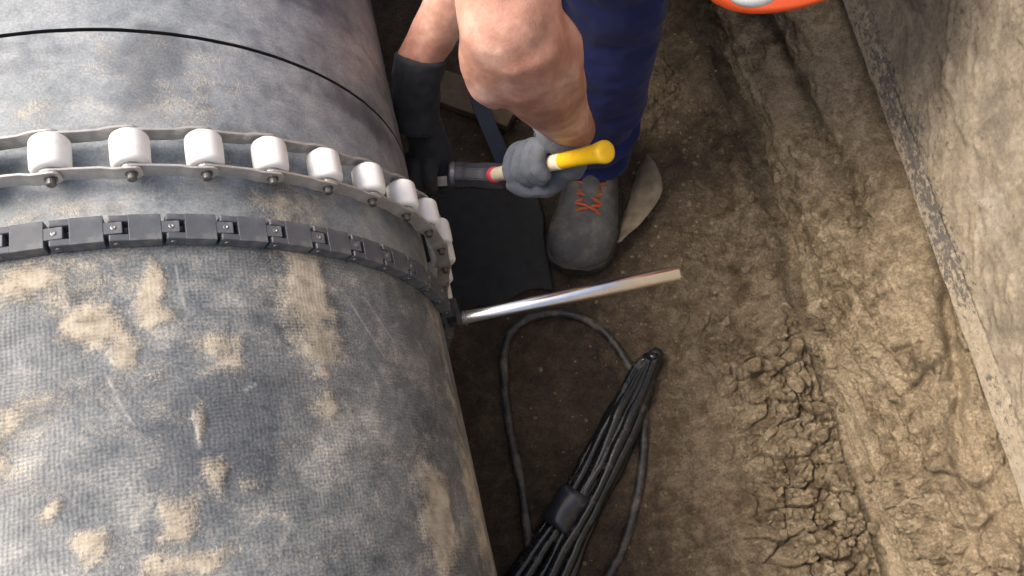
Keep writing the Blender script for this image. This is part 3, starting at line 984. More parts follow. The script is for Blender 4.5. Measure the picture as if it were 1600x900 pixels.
CP = [(0.352, 0.06), (0.358, 0.118), (0.367, 0.197), (0.368, 0.267), (0.375, 0.339), (0.386, 0.401), (0.406, 0.44), (0.446, 0.459), (0.503, 0.451), (0.547, 0.416), (0.569, 0.368), (0.582, 0.298), (0.565, 0.219), (0.535, 0.147), (0.494, 0.08), (0.452, 0.035), (0.394, -0.022), (0.30, -0.08)]
cp = ground_path(CP, 0.0055)
bm = bmesh.new()
tube(bm, cp, [0.0070 + 0.0005 * math.sin(i * .7) for i in range(len(cp))], 12)
tag(link('looped_cable', from_bm(bm, 'looped_cable'), 'cable'), 'thin dirty cable lying in a wide loop on the trench floor', 'cable')

bundle = empty('cable_bundle', (0.45, 0.18, 0.0))
tag(bundle, 'thick bundle of folded black cables bound with tape on the trench floor', 'cable bundle')
BL = [(0.592, 0.340), (0.537, 0.292), (0.480, 0.230), (0.431, 0.178), (0.384, 0.137), (0.330, 0.092), (0.270, 0.040), (0.21, -0.02)]
BR = [(0.619, 0.325), (0.579, 0.261), (0.525, 0.194), (0.475, 0.139), (0.438, 0.092), (0.402, 0.046), (0.361, -0.005), (0.31, -0.06)]


def lane(f, hz, j):
    out = []
    for i, (a, b) in enumerate(zip(BL, BR)):
        k = i / 7
        sq = 1.0 if i > 4 else (0.92 if i in (3, 4) else 0.95)
        g = 0.5 + (f - 0.5) * sq
        x, y = a[0] + (b[0] - a[0]) * g, a[1] + (b[1] - a[1]) * g
        x += j * 0.003 * math.sin(i * 1.7 + j * 3); y += j * 0.003 * math.cos(i * 1.3 + j)
        dome = 0.028 * (1 - (2 * f - 1) ** 2)
        out.append(Vector((x, y, gz(x, y) + hz + dome * (0.8 if i else 0.5))))
    return out


ax_dir = (Vector((*BL[0], 0)) - Vector((*BL[1], 0))).normalized()
RS = 0.0084
loops = [(0.03, 0.50, 0.008), (0.17, 0.70, 0.013), (0.34, 0.88, 0.010), (0.60, 0.99, 0.005), (0.24, 0.80, 0.000)]
for q, (fa, fb, hz) in enumerate(loops):
    A, B = lane(fa, hz, (q % 3 - 1)), lane(fb, hz + 0.002 * (q % 2), (q % 2) * .8)
    top = (A[0] + B[0]) / 2 + ax_dir * (0.002 + 0.009 * ((q * 2) % 5) / 2) + Vector((0, 0, 0.006))
    pts = A[::-1] + [top] + B
    c = catmull(pts, 6)
    bm = bmesh.new()
    wv_ = [fbm(np.array([i * .11 + q * 5.1, i * .11 + 40 + q * 3.3]), 0.5, 1.5, 3) for i in range(len(c))]
    c = [p + Vector((0.010 * v[0], 0.010 * v[1], 0.004 * v[0])) for p, v in zip(c, wv_)]
    tube(bm, c, [RS * (0.95 + 0.07 * (q % 3) + 0.55 * v[1]) for v in wv_], 12)
    setparent(link('strand', from_bm(bm, 'strand'), 'cable_black'), bundle)
# tape wrap
tc = [(lane(0.26, 0.004, 0)[3] * (1 - t) + lane(0.26, 0.004, 0)[4] * t) for t in np.linspace(0.0, 1.0, 7)]
tdir = (tc[-1] - tc[0]).normalized()
side = Vector((0, 0, 1)).cross(tdir).normalized()
bm = bmesh.new()
rings = []
for i, p in enumerate(tc):
    ring = []
    for k in range(28):
        a = 2 * PI * k / 28
        w_ = 0.0245 + 0.0016 * math.sin(3 * a + i) + 0.0006 * math.sin(i * 2.1)
        h_ = 0.0215 + 0.0012 * math.sin(2 * a + i * .8)
        ring.append(bm.verts.new(p + side * w_ * math.cos(a) + Vector((0, 0, 1)) * (h_ * math.sin(a) + 0.007)))
    rings.append(ring)
for a, b in zip(rings, rings[1:]):
    for k in range(28):
        bm.faces.new((a[k], a[(k + 1) % 28], b[(k + 1) % 28], b[k]))
o = link('tape_wrap', from_bm(bm, 'tape_wrap'), 'tape')
so = o.modifiers.new('t', 'SOLIDIFY'); so.thickness = 0.0015
setparent(o, bundle)

# ------------------------------------------------------------------ worker
ELB_R, WR_R, SH_R = Vector((0.446, 0.478, 0.715)), Vector((0.516, 0.514, 0.466)), Vector((0.50, 0.745, 0.83))
SH_L, ELB_L, WR_L = Vector((0.74, 0.99, 0.75)), Vector((0.585, 0.800, 0.650)), Vector((0.362, 0.668, 0.443))
CHEST, NECK, PELV = Vector((0.650, 0.92, 0.74)), Vector((0.722, 0.785, 0.750)), Vector((0.67, 1.27, 0.46))
HAT = Vector((0.838, 0.634, 0.637))
CROWN = Vector((-0.30, -0.25, 0.92)).normalized()
HEAD = HAT - CROWN * 0.055 + Vector((0.0, 0.01, 0))
ANK_R, KNE_R, HIP_R = Vector((0.612, 0.702, 0.085)), Vector((0.628, 0.72, 0.50)), Vector((0.585, 1.22, 0.44))
ANK_L, KNE_L, HIP_L = Vector((0.84, 1.36, 0.09)), Vector((0.845, 1.02, 0.42)), Vector((0.765, 1.24, 0.44))

root = empty('person', (0.70, 1.0, 0.0))
tag(root, 'worker in navy trousers and gloves crouching by the pipe with bare forearms', 'person')


def lerp(a, b, t):
    return a + (b - a) * t


bm = bmesh.new()
# arms
def arm(sh, el, wr, k=1.0):
    ud = (el - sh).normalized()
    fd = (wr - el).normalized()
    u, v = frame(fd)
    tube(bm, catmull([sh, lerp(sh, el, .35), lerp(sh, el, .7), el], 4), [0.056 * k] * 5 + [0.051 * k] * 4 + [0.046 * k] * 3 + [0.0425 * k], 20, round_ends=True)
    tube(bm, [lerp(el, wr, t) for t in (0.0, .1, .22, .36, .52, .68, .82, .93, 1.03)], [k * r for r in (0.0435, 0.0475, 0.0490, 0.0475, 0.0430, 0.0370, 0.0320, 0.0295, 0.0285)], 20, round_ends=True)
arm(SH_R, ELB_R, WR_R)
arm(SH_L, ELB_L, WR_L, 0.95)
# forearm muscle, elbow point and tendon ridges on the near arm
fd = (WR_R - ELB_R).normalized()
blob(bm, ELB_R + Vector((-0.018, 0.000, -0.045)), (0.030, 0.032, 0.070), sub=2)
blob(bm, lerp(ELB_R, WR_R, 0.28) + Vector((0.020, -0.008, 0)), (0.032, 0.030, 0.070), sub=2)
tube(bm, [lerp(ELB_R, WR_R, .12) + Vector((.006, -.046, .012)), lerp(ELB_R, WR_R, .3) + Vector((.010, -.044, .004)), lerp(ELB_R, WR_R, .5) + Vector((.012, -.037, 0)), lerp(ELB_R, WR_R, .7) + Vector((.008, -.028, 0))], [.009, .0105, .010, .006], 8, round_ends=True)
tube(bm, [lerp(ELB_R, WR_R, .18) + Vector((.034, -.034, 0)), lerp(ELB_R, WR_R, .4) + Vector((.033, -.026, 0)), lerp(ELB_R, WR_R, .62) + Vector((.026, -.018, 0))], [.009, .010, .007], 8, round_ends=True)
tube(bm, [lerp(ELB_R, WR_R, .42) + Vector((-.028, -.022, 0)), lerp(ELB_R, WR_R, .62) + Vector((-.019, -.023, 0)), lerp(ELB_R, WR_R, .85) + Vector((-.010, -.018, 0))], [.009, .010, .006], 8, round_ends=True)
tube(bm, [lerp(SH_R, ELB_R, .80) + Vector((.006, -.012, 0)), ELB_R + Vector((.010, -.016, -.02)), lerp(ELB_R, WR_R, .25) + Vector((.008, -.012, 0)), lerp(ELB_R, WR_R, .5)], [.038, .038, .038, .034], 18, round_ends=True)
for va, vb in (((.010, -.047, 0), (.020, -.026, 0)), ((.030, -.038, 0), (.010, -.030, 0)), ((-.022, -.038, 0), (.002, -.030, 0))):
    tube(bm, catmull([lerp(ELB_R, WR_R, .08) + Vector(va), lerp(ELB_R, WR_R, .3) + lerp(Vector(va), Vector(vb), .4) + Vector((.006, 0, 0)), lerp(ELB_R, WR_R, .55) + lerp(Vector(va), Vector(vb), .75) + Vector((-.004, 0, 0)), lerp(ELB_R, WR_R, .85) + Vector(vb)], 5), .0042, 8, round_ends=True)
# torso, legs
tube(bm, [PELV, lerp(PELV, CHEST, .35), lerp(PELV, CHEST, .7), CHEST, lerp(CHEST, NECK, .5)], [0.14, 0.135, 0.145, 0.145, 0.10], 24, round_ends=True)
tube(bm, [SH_R, CHEST, SH_L], [0.062, 0.11, 0.062], 18, round_ends=True)
tube(bm, [lerp(CHEST, NECK, .5), NECK, lerp(NECK, HEAD, .6)], [0.07, 0.058, 0.056], 16, round_ends=True)
for hp, kn, an in ((HIP_R, KNE_R, ANK_R), (HIP_L, KNE_L, ANK_L)):
    tube(bm, [hp, lerp(hp, kn, .5), kn], [0.085, 0.072, 0.055], 18, round_ends=True)
    tube(bm, [kn, lerp(kn, an, .3), lerp(kn, an, .8), an], [0.052, 0.052, 0.036, 0.034], 18, round_ends=True)
# head: skull, jaw, nose, ears, brow
gaze = (Vector((0.42, 0.55, 0.33)) - HEAD)
gaze = (gaze - CROWN * gaze.dot(CROWN)).normalized()
lat = CROWN.cross(gaze)
HM = basis(gaze, lat, CROWN, HEAD)
HR = HM.to_3x3().to_4x4()
blob(bm, HEAD + CROWN * .02, (0.096, 0.077, 0.092), HR)
blob(bm, HM @ Vector((0.030, 0, -0.055)), (0.062, 0.056, 0.062), HR)
blob(bm, HM @ Vector((0.072, 0, -0.095)), (0.022, 0.026, 0.020), HR, 2)
tube(bm, [HM @ Vector((0.092, 0, 0.0)), HM @ Vector((0.112, 0, -0.032)), HM @ Vector((0.108, 0, -0.045))], [0.009, 0.014, 0.012], 10, round_ends=True)
for s in (-1, 1):
    blob(bm, HM @ Vector((0.0, s * 0.078, -0.025)), (0.018, 0.008, 0.030), HR, 2)
    blob(bm, HM @ Vector((0.085, s * 0.03, 0.014)), (0.014, 0.024, 0.009), HR, 2)
tube(bm, [HM @ Vector((0.090, -0.022, -0.068)), HM @ Vector((0.099, 0, -0.066)), HM @ Vector((0.090, 0.022, -0.068))], [0.006, 0.008, 0.006], 8, round_ends=True)


def flesh(co, no):
    x, y, z = co[:, 0], co[:, 1], co[:, 2]
    n = 0.0022 * fbm(x * 24, y * 24, z * 14, 3) + 0.0008 * fbm(x * 80, y * 80, z * 50, 2)
    # creases across the inside of the elbow
    t = (ELB_R.z - z)
    cr = np.exp(-((t - 0.055 - 0.25 * (x - ELB_R.x)) / 0.004) ** 2) + 0.8 * np.exp(-((t - 0.120 - 0.35 * (x - ELB_R.x)) / 0.005) ** 2)
    arm_m = ((y < 0.6) & (z > 0.4)).astype(float)
    return n - 0.0022 * cr * arm_m * sstep(-.1, .3, pnoise(x * 25, y * 25, 3))


body_me = fuse('body', bm, 0.0045, 9, 'skin', flesh)
setparent(link('body', body_me), root)
for s in (-1, 1):
    bm = bmesh.new(); blob(bm, HM @ Vector((0.084, s * 0.031, -0.004)), (0.011, 0.011, 0.011), None, 2)
    setparent(link('eye', from_bm(bm, 'eye'), 'eye'), root)


# trousers
def folds(co, no):
    x, y, z = co[:, 0], co[:, 1], co[:, 2]
    f = ridged(x * 7 + 0.4 * z * 8, y * 7, z * 13, 3) * 0.011
    f += 0.010 * fbm(x * 9, y * 9, z * 7, 3)
    f += 0.0055 * np.sin(z * 95 + 7 * fbm(x * 8, y * 8, z * 4, 2)) * (1 - sstep(0.13, 0.30, z))
    return f


bm = bmesh.new()
tube(bm, [lerp(PELV, CHEST, .38), PELV, PELV + Vector((0, .03, -.03))], [0.155, 0.165, 0.15], 24, round_ends=True)
for hp, kn, an in ((HIP_R, KNE_R, ANK_R), (HIP_L, KNE_L, ANK_L)):
    tube(bm, [hp, lerp(hp, kn, .5), kn], [0.115, 0.095, 0.074], 22, round_ends=True)
    tube(bm, [kn, lerp(kn, an, .3), lerp(kn, an, .6), lerp(kn, an, .86), an + Vector((-.004, -.010, .012))], [0.068, 0.069, 0.064, 0.060, 0.056], 22)
    tube(bm, [an + Vector((0, 0, .06)), an + Vector((-0.004, -.010, -.008))], [0.057, 0.056], 22)
setparent(link('trousers', fuse('trousers', bm, 0.0055, 4, 'trousers', folds)), root)
# shirt with short sleeves
bm = bmesh.new()
tube(bm, [lerp(PELV, CHEST, .2), lerp(PELV, CHEST, .5), CHEST, lerp(CHEST, NECK, .45)], [0.165, 0.16, 0.165, 0.115], 24, round_ends=True)
tube(bm, [SH_R, CHEST, SH_L], [0.076, 0.125, 0.076], 18, round_ends=True)
tube(bm, [SH_R, lerp(SH_R, ELB_R, .5)], [0.074, 0.066], 18)
tube(bm, [SH_L, lerp(SH_L, ELB_L, .5)], [0.074, 0.066], 18)
setparent(link('shirt', fuse('shirt', bm, 0.008, 4, 'jacket', folds)), root)


# gloves
def grip_hand(bm, G, h, n, sgn, wrist, rh, fr=0.0083, cuff_to=None, cuff_r=(0.034, 0.036)):
    h = Vector(h).normalized()
    n = Vector(n)
    n = (n - h * n.dot(h)).normalized()
    s = h.cross(n) * sgn

    def pt(t, deg, rad):
        a = math.radians(deg)
        return G + h * t + (n * math.cos(a) + s * math.sin(a)) * rad
    for i, t in enumerate((-0.0300, -0.0100, 0.0100, 0.0295)):
        ro = rh + fr * 0.82
        end = (-62, -80, -74, -48)[i]
        path = [pt(t * 0.9, 165, ro + .012), pt(t, 118, ro + .009), pt(t, 78, ro + .005), pt(t - .001, 36, ro + .002), pt(t - .001, -6, ro + .001), pt(t, end * .6, ro), pt(t, end, ro)]
        c = catmull(path, 4)
        rr = np.interp(np.linspace(0, 1, len(c)), [0, .25, .34, .42, .62, .70, .78, 1], [fr * 1.15, fr * 1.10, fr * 1.2, fr * 1.02, fr * 1.0, fr * 1.1, fr * .95, fr * .80])
        tube(bm, c, list(rr), 14, round_ends=True)
        # metacarpal running back to the wrist
        tube(bm, catmull([pt(t * 0.9, 165, ro + .012), pt(t * .8 + .014, 205, rh + .016), lerp(pt(t * .6 + .03, 212, rh + .018), wrist, .45), wrist], 4), list(np.linspace(fr * 1.35, .021, 13)), 14, round_ends=True)
    th = [lerp(pt(.02, 212, rh + .02), wrist, .3), pt(0.000, 236, rh + .017), pt(-.018, 262, rh + .013), pt(-.029, 290, rh + .011), pt(-.034, 312, rh + .010)]
    c = catmull(th, 4)
    tube(bm, c, list(np.interp(np.linspace(0, 1, len(c)), [0, .3, .6, 1], [.0165, .0150, .0125, .0098])), 14, round_ends=True)
    if cuff_to is not None:
        tube(bm, [lerp(wrist, G, .12), wrist, cuff_to], [0.030, cuff_r[0], cuff_r[1]], 24)


def knit(co, no):
    x, y, z = co[:, 0], co[:, 1], co[:, 2]
    return 0.0016 * fbm(x * 55, y * 55, z * 55, 3) + 0.0014 * ridged(x * 30, y * 34, z * 30, 2)


HEADC = Vector((0.4165, 0.5505, 0.330))       # where the handle meets the hammer head
BUTT = Vector((0.533, 0.451, 0.504))
hd = (BUTT - HEADC)
HL = hd.length
hd.normalize()
G_R = HEADC + hd * HL * 0.485
bm = bmesh.new()
wr = Vector((0.502, 0.522, 0.448))
grip_hand(bm, G_R, hd, CAM - G_R, -1, wr, 0.0115, cuff_to=lerp(WR_R, ELB_R, 0.05), cuff_r=(0.030, 0.0315))
gl = link('glove', fuse('glove', bm, 0.0019, 2, 'glove_grey', knit))
gl['label'] = 'grey knitted glove gripping the hammer handle'
setparent(gl, root)

CH0, CH1 = Vector((0.296, 0.580, 0.313)), Vector((0.3645, 0.560, 0.325))
cd = (CH1 - CH0).normalized()
G_L = CH0 + cd * 0.026 + Vector((0.0, 0.006, 0.0))
bm = bmesh.new()
wl = lerp(WR_L, G_L, 0.36)
grip_hand(bm, G_L, cd, CAM - G_L, -1, wl, 0.011, fr=0.0100)
tube(bm, catmull([lerp(wl, G_L, .3), wl, lerp(wl, WR_L, .6), lerp(WR_L, ELB_L, .02)], 4), [0.029] * 5 + [0.031] * 4 + [0.0325] * 4, 24)
gl = link('glove', fuse('glove', bm, 0.0026, 3, 'glove_black', lambda co, no: knit(co, no) + 0.004 * fbm(co[:, 0] * 18, co[:, 1] * 18, co[:, 2] * 30, 3)))
gl['label'] = 'long black glove holding the chisel beside the pipe'
setparent(gl, root)


# boots
def boot(loc, ang, tilt=0.0):
    """local x runs from heel (0) to toe (0.295), z up"""
    mt = Matrix.Translation(loc) @ Matrix.Rotation(ang, 4, 'Z')
    br = empty('boot', loc)
    br.parent = root
    br.matrix_parent_inverse = Matrix.Translation(-Vector(root.location))
    st = [(0.000, .020, .085), (0.008, .030, .105), (0.035, .036, .125), (0.075, .036, .130), (0.105, .037, .122), (0.130, .039, .104), (0.155, .0425, .086), (0.185, .0475, .070),
          (0.210, .0505, .063), (0.235, .0510, .060), (0.258, .0475, .056), (0.276, .0405, .048), (0.288, .0290, .038), (0.294, .0150, .028)]
    xs = np.array([a[0] for a in st]); ws = np.array([a[1] for a in st]); hs = np.array([a[2] for a in st])
    xd = np.concatenate([np.linspace(0, .27, 44), .27 + .0245 * np.sin(np.linspace(.1, PI / 2, 12))])
    W, H = np.interp(xd, xs, ws), np.interp(xd, xs, hs)
    for _ in range(2):
        W[1:-1] = (W[:-2] + 2 * W[1:-1] + W[2:]) / 4; H[1:-1] = (H[:-2] + 2 * H[1:-1] + H[2:]) / 4
    n = 40
    A = np.linspace(-0.22, PI + 0.22, n)
    P = np.zeros((len(xd), n, 3))
    for i, x in enumerate(xd):
        cz, sz = np.cos(A), np.sin(A)
        e = 0.72
        yv2 = W[i] * np.sign(cz) * np.abs(cz) ** e
        zv = 0.022 + (H[i] - 0.022) * np.sign(sz) * np.abs(sz) ** 0.80
        zv = np.where(sz < 0, 0.022 + 0.02 * sz, zv)
        bend = 0.010 * math.sin(min(1, x / .29) * PI)          # inner curve of the last
        crease = 0.0018 * np.sin(x * 420) * np.exp(-((x - .185) / .022) ** 2) * np.clip(sz, 0, 1)
        capl = 0.0032 * float(sstep(.221, .227, np.array(x)))     # toe cap stands a little proud
        rr = 1 + 0.02 * pnoise(x * 40, yv2 * 40, zv * 40)
        P[i] = np.stack([np.full(n, x), (yv2 * rr * (1 + capl / .05)) + bend, zv * rr + crease + capl], -1)
    me = grid_mesh('upper', P)
    me.transform(mt)
    o = link('upper', me, 'boot')
    s2 = o.modifiers.new('t', 'SOLIDIFY'); s2.thickness = 0.003
    setparent(o, br)
    # sole: outline swept with a welt
    bm = bmesh.new()
    xo = np.concatenate([np.linspace(-0.006, .27, 40), .27 + .032 * np.sin(np.linspace(.1, PI / 2, 10))])
    Wo = np.interp(xo, np.concatenate([[-.006], xs + .006 * (xs > .2)]), np.concatenate([[.012], ws + .0078]))
    Wo[-1] = 0.010
    left = [(x, w_ + 0.010 * math.sin(min(1, max(0, x / .29)) * PI)) for x, w_ in zip(xo, Wo)]
    right = [(x, -w_ + 0.010 * math.sin(min(1, max(0, x / .29)) * PI)) for x, w_ in zip(xo, Wo)][::-1]
    ol = left + right
    rings = []
    for z, k in ((0.0, -.002), (0.004, 0), (0.018, 0.001), (0.022, -0.0015), (0.0225, -.006)):
        rings.append([bm.verts.new(mt @ Vector((x, y + (k if y > .005 else -k), z + (0.010 * max(0, (x - .22) / .08) ** 2)))) for x, y in ol])
    m_ = len(ol)
    for a, b in zip(rings, rings[1:]):
        for k in range(m_):
            bm.faces.new((a[k], a[(k + 1) % m_], b[(k + 1) % m_], b[k]))
    bm.faces.new(rings[0][::-1]); bm.faces.new(rings[-1])
    setparent(link('sole', from_bm(bm, 'sole', False), 'sole'), br)
    # tongue
    bm = bmesh.new()
    hx = lambda x: float(np.interp(x, xd, H))
    tube(bm, [mt @ Vector((x, .009, hx(x) - .010 + .004 * (x < .12))) for x in (0.215, .190, .165, .14, .115)], [.012, .019, .021, .021, .020], 16, round_ends=True)
    setparent(link('tongue', fuse('tongue', bm, .003, 3, 'boot')), br)
    # laces: crossing rungs and a loose bow
    rows = [0.214, 0.198, 0.182, 0.166, 0.150]
    for i, x in enumerate(rows):
        for s in (-1, 1):
            x2 = rows[min(i + 1, len(rows) - 1)] if i + 1 < len(rows) else x - .012
            a = Vector((x, .009 + s * .0245, hx(x) - .005)); b = Vector((x2, .009 - s * .0245, hx(x2) - .004))
            m1 = lerp(a, b, .5); m1.z = hx(m1.x) + .006 + .0015 * s
            bm = bmesh.new()
            tube(bm, [mt @ p for p in catmull([a, lerp(a, m1, .5) + Vector((0, 0, .0035)), m1, lerp(m1, b, .5) + Vector((0, 0, .0035)), b], 4)], .0030, 8)
            setparent(link('lace', from_bm(bm, 'lace'), 'lace'), br)
    for i, x in enumerate(rows):
        for s in (-1, 1):
            bm = bmesh.new()
            e = Vector((x, .009 + s * .0245, hx(x) - .0065))
            lathe(bm, [(0.0022, -.001), (0.0040, 0.0), (0.0040, .0012), (0.0022, .0016)], 12, mt @ Matrix.Translation(e) @ Matrix.Rotation(-s * 0.5, 4, 'X'))
            setparent(link('eyelet', from_bm(bm, 'eyelet', False), 'sole'), br)
    for xs_, a0, a1 in ((0.222, 4, n - 5), (0.118, 3, 15), (0.118, n - 16, n - 4)):
        k_ = int(np.argmin(np.abs(xd - xs_)))
        bm = bmesh.new()
        tube(bm, [mt @ (Vector(P[k_, q]) + Vector((0.004 * math.sin(q * .4) if xs_ < .2 else 0.012 * math.sin((q - 4) / (n - 9) * PI), 0, 0.0008))) for q in range(a0, a1)], .0013, 6)
        setparent(link('seam', from_bm(bm, 'seam'), 'sole'), br)


boot(Vector((0.642, 0.792, gz(0.60, 0.65) + 0.001)), math.atan2(-0.285, -0.110))
boot(Vector((0.86, 1.44, 0.003)), math.atan2(-1, -0.15))

# ------------------------------------------------------------------ hard hat
hat = empty('hard_hat', HAT)
tag(hat, 'orange hard hat at the top edge over the clay wall', 'hard hat')
Hm = basis(gaze, lat, CROWN, HAT)
nA, nR = 72, 26
P = np.zeros((nR, nA, 3))
for i in range(nR):
    f = i / (nR - 1)
    for k in range(nA):
        a = 2 * PI * k / nA
        ca, sa = math.cos(a), math.sin(a)
        if f < 0.8:
            ph = f / 0.8 * PI / 2
            r = math.sin(ph) ** 0.85; z = 0.085 * math.cos(ph) ** 0.9 if ph < PI / 2 - 1e-6 else 0.0
            ridge = 0.006 * math.exp(-(sa * r * 0.105 / 0.012) ** 2) * (1 - f / .8)
            p = (0.128 * r * ca, 0.105 * r * sa, z + ridge)
        else:
            g = (f - 0.8) / 0.2
            brim = 0.010 + 0.040 * max(0, ca) ** 3
            p = ((0.128 + brim * g) * ca, (0.105 + (brim * .7) * g) * sa, -0.012 * g - .010 * g * max(0, ca) ** 2)
        P[i, k] = Hm @ Vector(p)
me = grid_mesh('shell', P, closed_v=True)
o = link('shell', me, 'orange')
so = o.modifiers.new('t', 'SOLIDIFY'); so.thickness = 0.0025
setparent(o, hat)
bm = bmesh.new()
tube(bm, [Hm @ Vector((0.128 * 1.06 * math.cos(t), 0.105 * 1.06 * math.sin(t), -0.006)) for t in np.linspace(-2.3, 2.3, 40)], 0.0035, 8)
setparent(link('rim_bead', from_bm(bm, 'rim_bead'), 'orange'), hat)
bm = bmesh.new()
blob(bm, (0, 0, 0), (0.026, 0.013, 0.016), None, 3)
me = from_bm(bm, 'front_clip')
cp_ = HAT + Vector((-0.137, -0.115, -0.006))
me.transform(basis((0.97, -0.22, -.04), (0.10, 0.4, -0.9), (0.2, 0.88, .4), cp_))
setparent(link('front_clip', me, 'badge'), hat)

# ------------------------------------------------------------------ hammer
hammer = empty('hammer', HEADC)
tag(hammer, 'club hammer with dark head and flared yellow handle held in the grey glove', 'hammer')
hu, hv = frame(hd)
HBm = basis(hu, hv, hd, HEADC)


def hpart(name, prof, mat, seg=24, ell=1.0):
    bm = bmesh.new()
    lathe(bm, prof, seg, HBm @ Matrix.Diagonal((ell, 1, 1, 1)))
    setparent(link(name, from_bm(bm, name), mat), hammer)


hpart('collar', [(0.0095, 0.006), (0.0108, 0.008), (0.0108, 0.020), (0.0098, 0.022)], 'red')
hpart('shaft', [(0.0088, -0.012), (0.0092, 0.02), (0.0098, 0.06), (0.0098, HL * .52), (0.0096, HL * 0.63)], 'cream')
hpart('ring', [(0.0088, HL * .615), (0.0098, HL * .625), (0.0100, HL * .68), (0.0098, HL * .705)], 'cream')
hpart('grip', [(0.0094, HL * .70), (0.0098, HL * .712), (0.0095, HL * .78), (0.0098, HL * .89), (0.0110, HL * .97), (0.0124, HL * 1.005), (0.0130, HL * 1.03), (0.0124, HL * 1.043), (0.0104, HL * 1.050), (0.005, HL * 1.052)], 'yellow')
hx_ = Vector((0.962, -0.262, -0.070)).normalized()            # axis of the head
hz_ = (hd - hx_ * hd.dot(hx_)).normalized()
hy_ = hz_.cross(hx_)
HH = basis(hx_, hy_, hz_, HEADC + hx_ * 0.003)
bm = bmesh.new()
sect = [(-0.046, .0170), (-0.036, .0176), (-0.032, .0164), (-0.016, .0164), (-0.010, .0176), (0.014, .0176), (0.020, .0160), (0.030, .0160), (0.034, .0166)]
rings = []
for x, r in sect:
    ring = []
    for k in range(8):
        a = PI / 8 + k * PI / 4
        ring.append(bm.verts.new(HH @ Vector((x, r * 1.06 * math.cos(a), r * 1.06 * math.sin(a)))))
    rings.append(ring)
for a, b in zip(rings, rings[1:]):
    for k in range(8):
        bm.faces.new((a[k], a[(k + 1) % 8], b[(k + 1) % 8], b[k]))
bm.faces.new(rings[0][::-1]); bm.faces.new(rings[-1])
bmesh.ops.recalc_face_normals(bm, faces=bm.faces)
bmesh.ops.bevel(bm, geom=list(bm.edges), offset=0.0012, segments=2, affect='EDGES')
setparent(link('head', from_bm(bm, 'head', False), 'hammer'), hammer)
for s, x in ((-1, -0.046), (1, 0.034)):
    bm = bmesh.new()
    lathe(bm, [(0.0160, -.001), (0.0174, 0.0), (0.0174, 0.006), (0.0150, 0.0082), (0.004, .009)], 24, basis(hy_, hz_ * s, hx_ * s, HH @ Vector((x, 0, 0))))
    setparent(link('striking_face', from_bm(bm, 'striking_face', False), 'hammer_face'), hammer)

# chisel held in the black glove
chisel = empty('chisel', CH0)
tag(chisel, 'short flat steel chisel between the black glove and the hammer head', 'chisel')
cu, cv = frame(cd)
cn = (CAM - CH1); cn = (cn - cd * cn.dot(cd)).normalized()
CB = basis(cd, cn.cross(cd), cn, CH0)
bm = bmesh.new()
box(bm, (0.0, -0.0065, -0.0045), ((CH1 - CH0).length, 0.0065, 0.0045), CB, 0.001)
setparent(link('shank', from_bm(bm, 'shank', False), 'chisel'), chisel)
bm = bmesh.new()
vs = [bm.verts.new(CB @ Vector(p)) for p in ((0.001, -.0064, -.0044), (0.001, .0064, -.0044), (0.001, .0064, .0044), (0.001, -.0064, .0044), (-0.022, -.009, -.0006), (-0.022, .009, -.0006), (-0.022, .009, .0006), (-0.022, -.009, .0006))]
for f in ((0, 1, 2, 3), (7, 6, 5, 4), (0, 4, 5, 1), (1, 5, 6, 2), (2, 6, 7, 3), (3, 7, 4, 0)):
    bm.faces.new([vs[i] for i in f])
setparent(link('blade', from_bm(bm, 'blade', False), 'chisel'), chisel)

# ------------------------------------------------------------------ loose things on the floor
# leaf-shaped slab of clay beside the boot
cl = catmull([(0.704, 0.690, 0), (0.697, 0.650, 0), (0.684, 0.618, 0), (0.652, 0.583, 0), (0.612, 0.545, 0)], 10)
nn = len(cl)
wd = np.interp(np.linspace(0, 1, nn), [0, .12, .3, .45, .62, .8, 1], [.002, .014, .0225, .0255, .0215, .0175, .007])
nv2 = 14
P = np.zeros((nn, nv2 * 2, 3))
for i, p in enumerate(cl):
    dct = (cl[min(i + 1, nn - 1)] - cl[max(i - 1, 0)]).normalized()
    sdv = Vector((-dct.y, dct.x, 0))        # towards the wall side
    for k in range(nv2 * 2):
        top = k < nv2
        j = k if top else 2 * nv2 - 1 - k
        f = j / (nv2 - 1) * 2 - 1
        q = p + sdv * f * wd[i]
        edge = 1 - abs(f) ** 4
        z = 0.020 + 0.012 * f + (0.007 * edge if top else -0.006 * edge) + 0.004 * math.sin(i * .2)
        z += gz(q.x, q.y) * .3 + 0.0015 * float(pnoise(q.x * 60, q.y * 60, 2.0))
        P[i, k] = (q.x, q.y, z)
me = grid_mesh('clay_slab', P, closed_v=True)
bmx = bmesh.new(); bmx.from_mesh(me); bmesh.ops.holes_fill(bmx, edges=[e for e in bmx.edges if e.is_boundary], sides=0); bmesh.ops.recalc_face_normals(bmx, faces=bmx.faces); bmx.to_mesh(me); bmx.free(); smooth(me)
M['slab'] = simple('grey_clay_slab', (0.17, 0.142, 0.105), var=0.35, rough=0.9, scale=40, bump=0.25, spec=.25)
tag(link('clay_slab', me, 'slab'), 'leaf-shaped grey-brown slab of clay leaning beside the boot', 'clay slab')

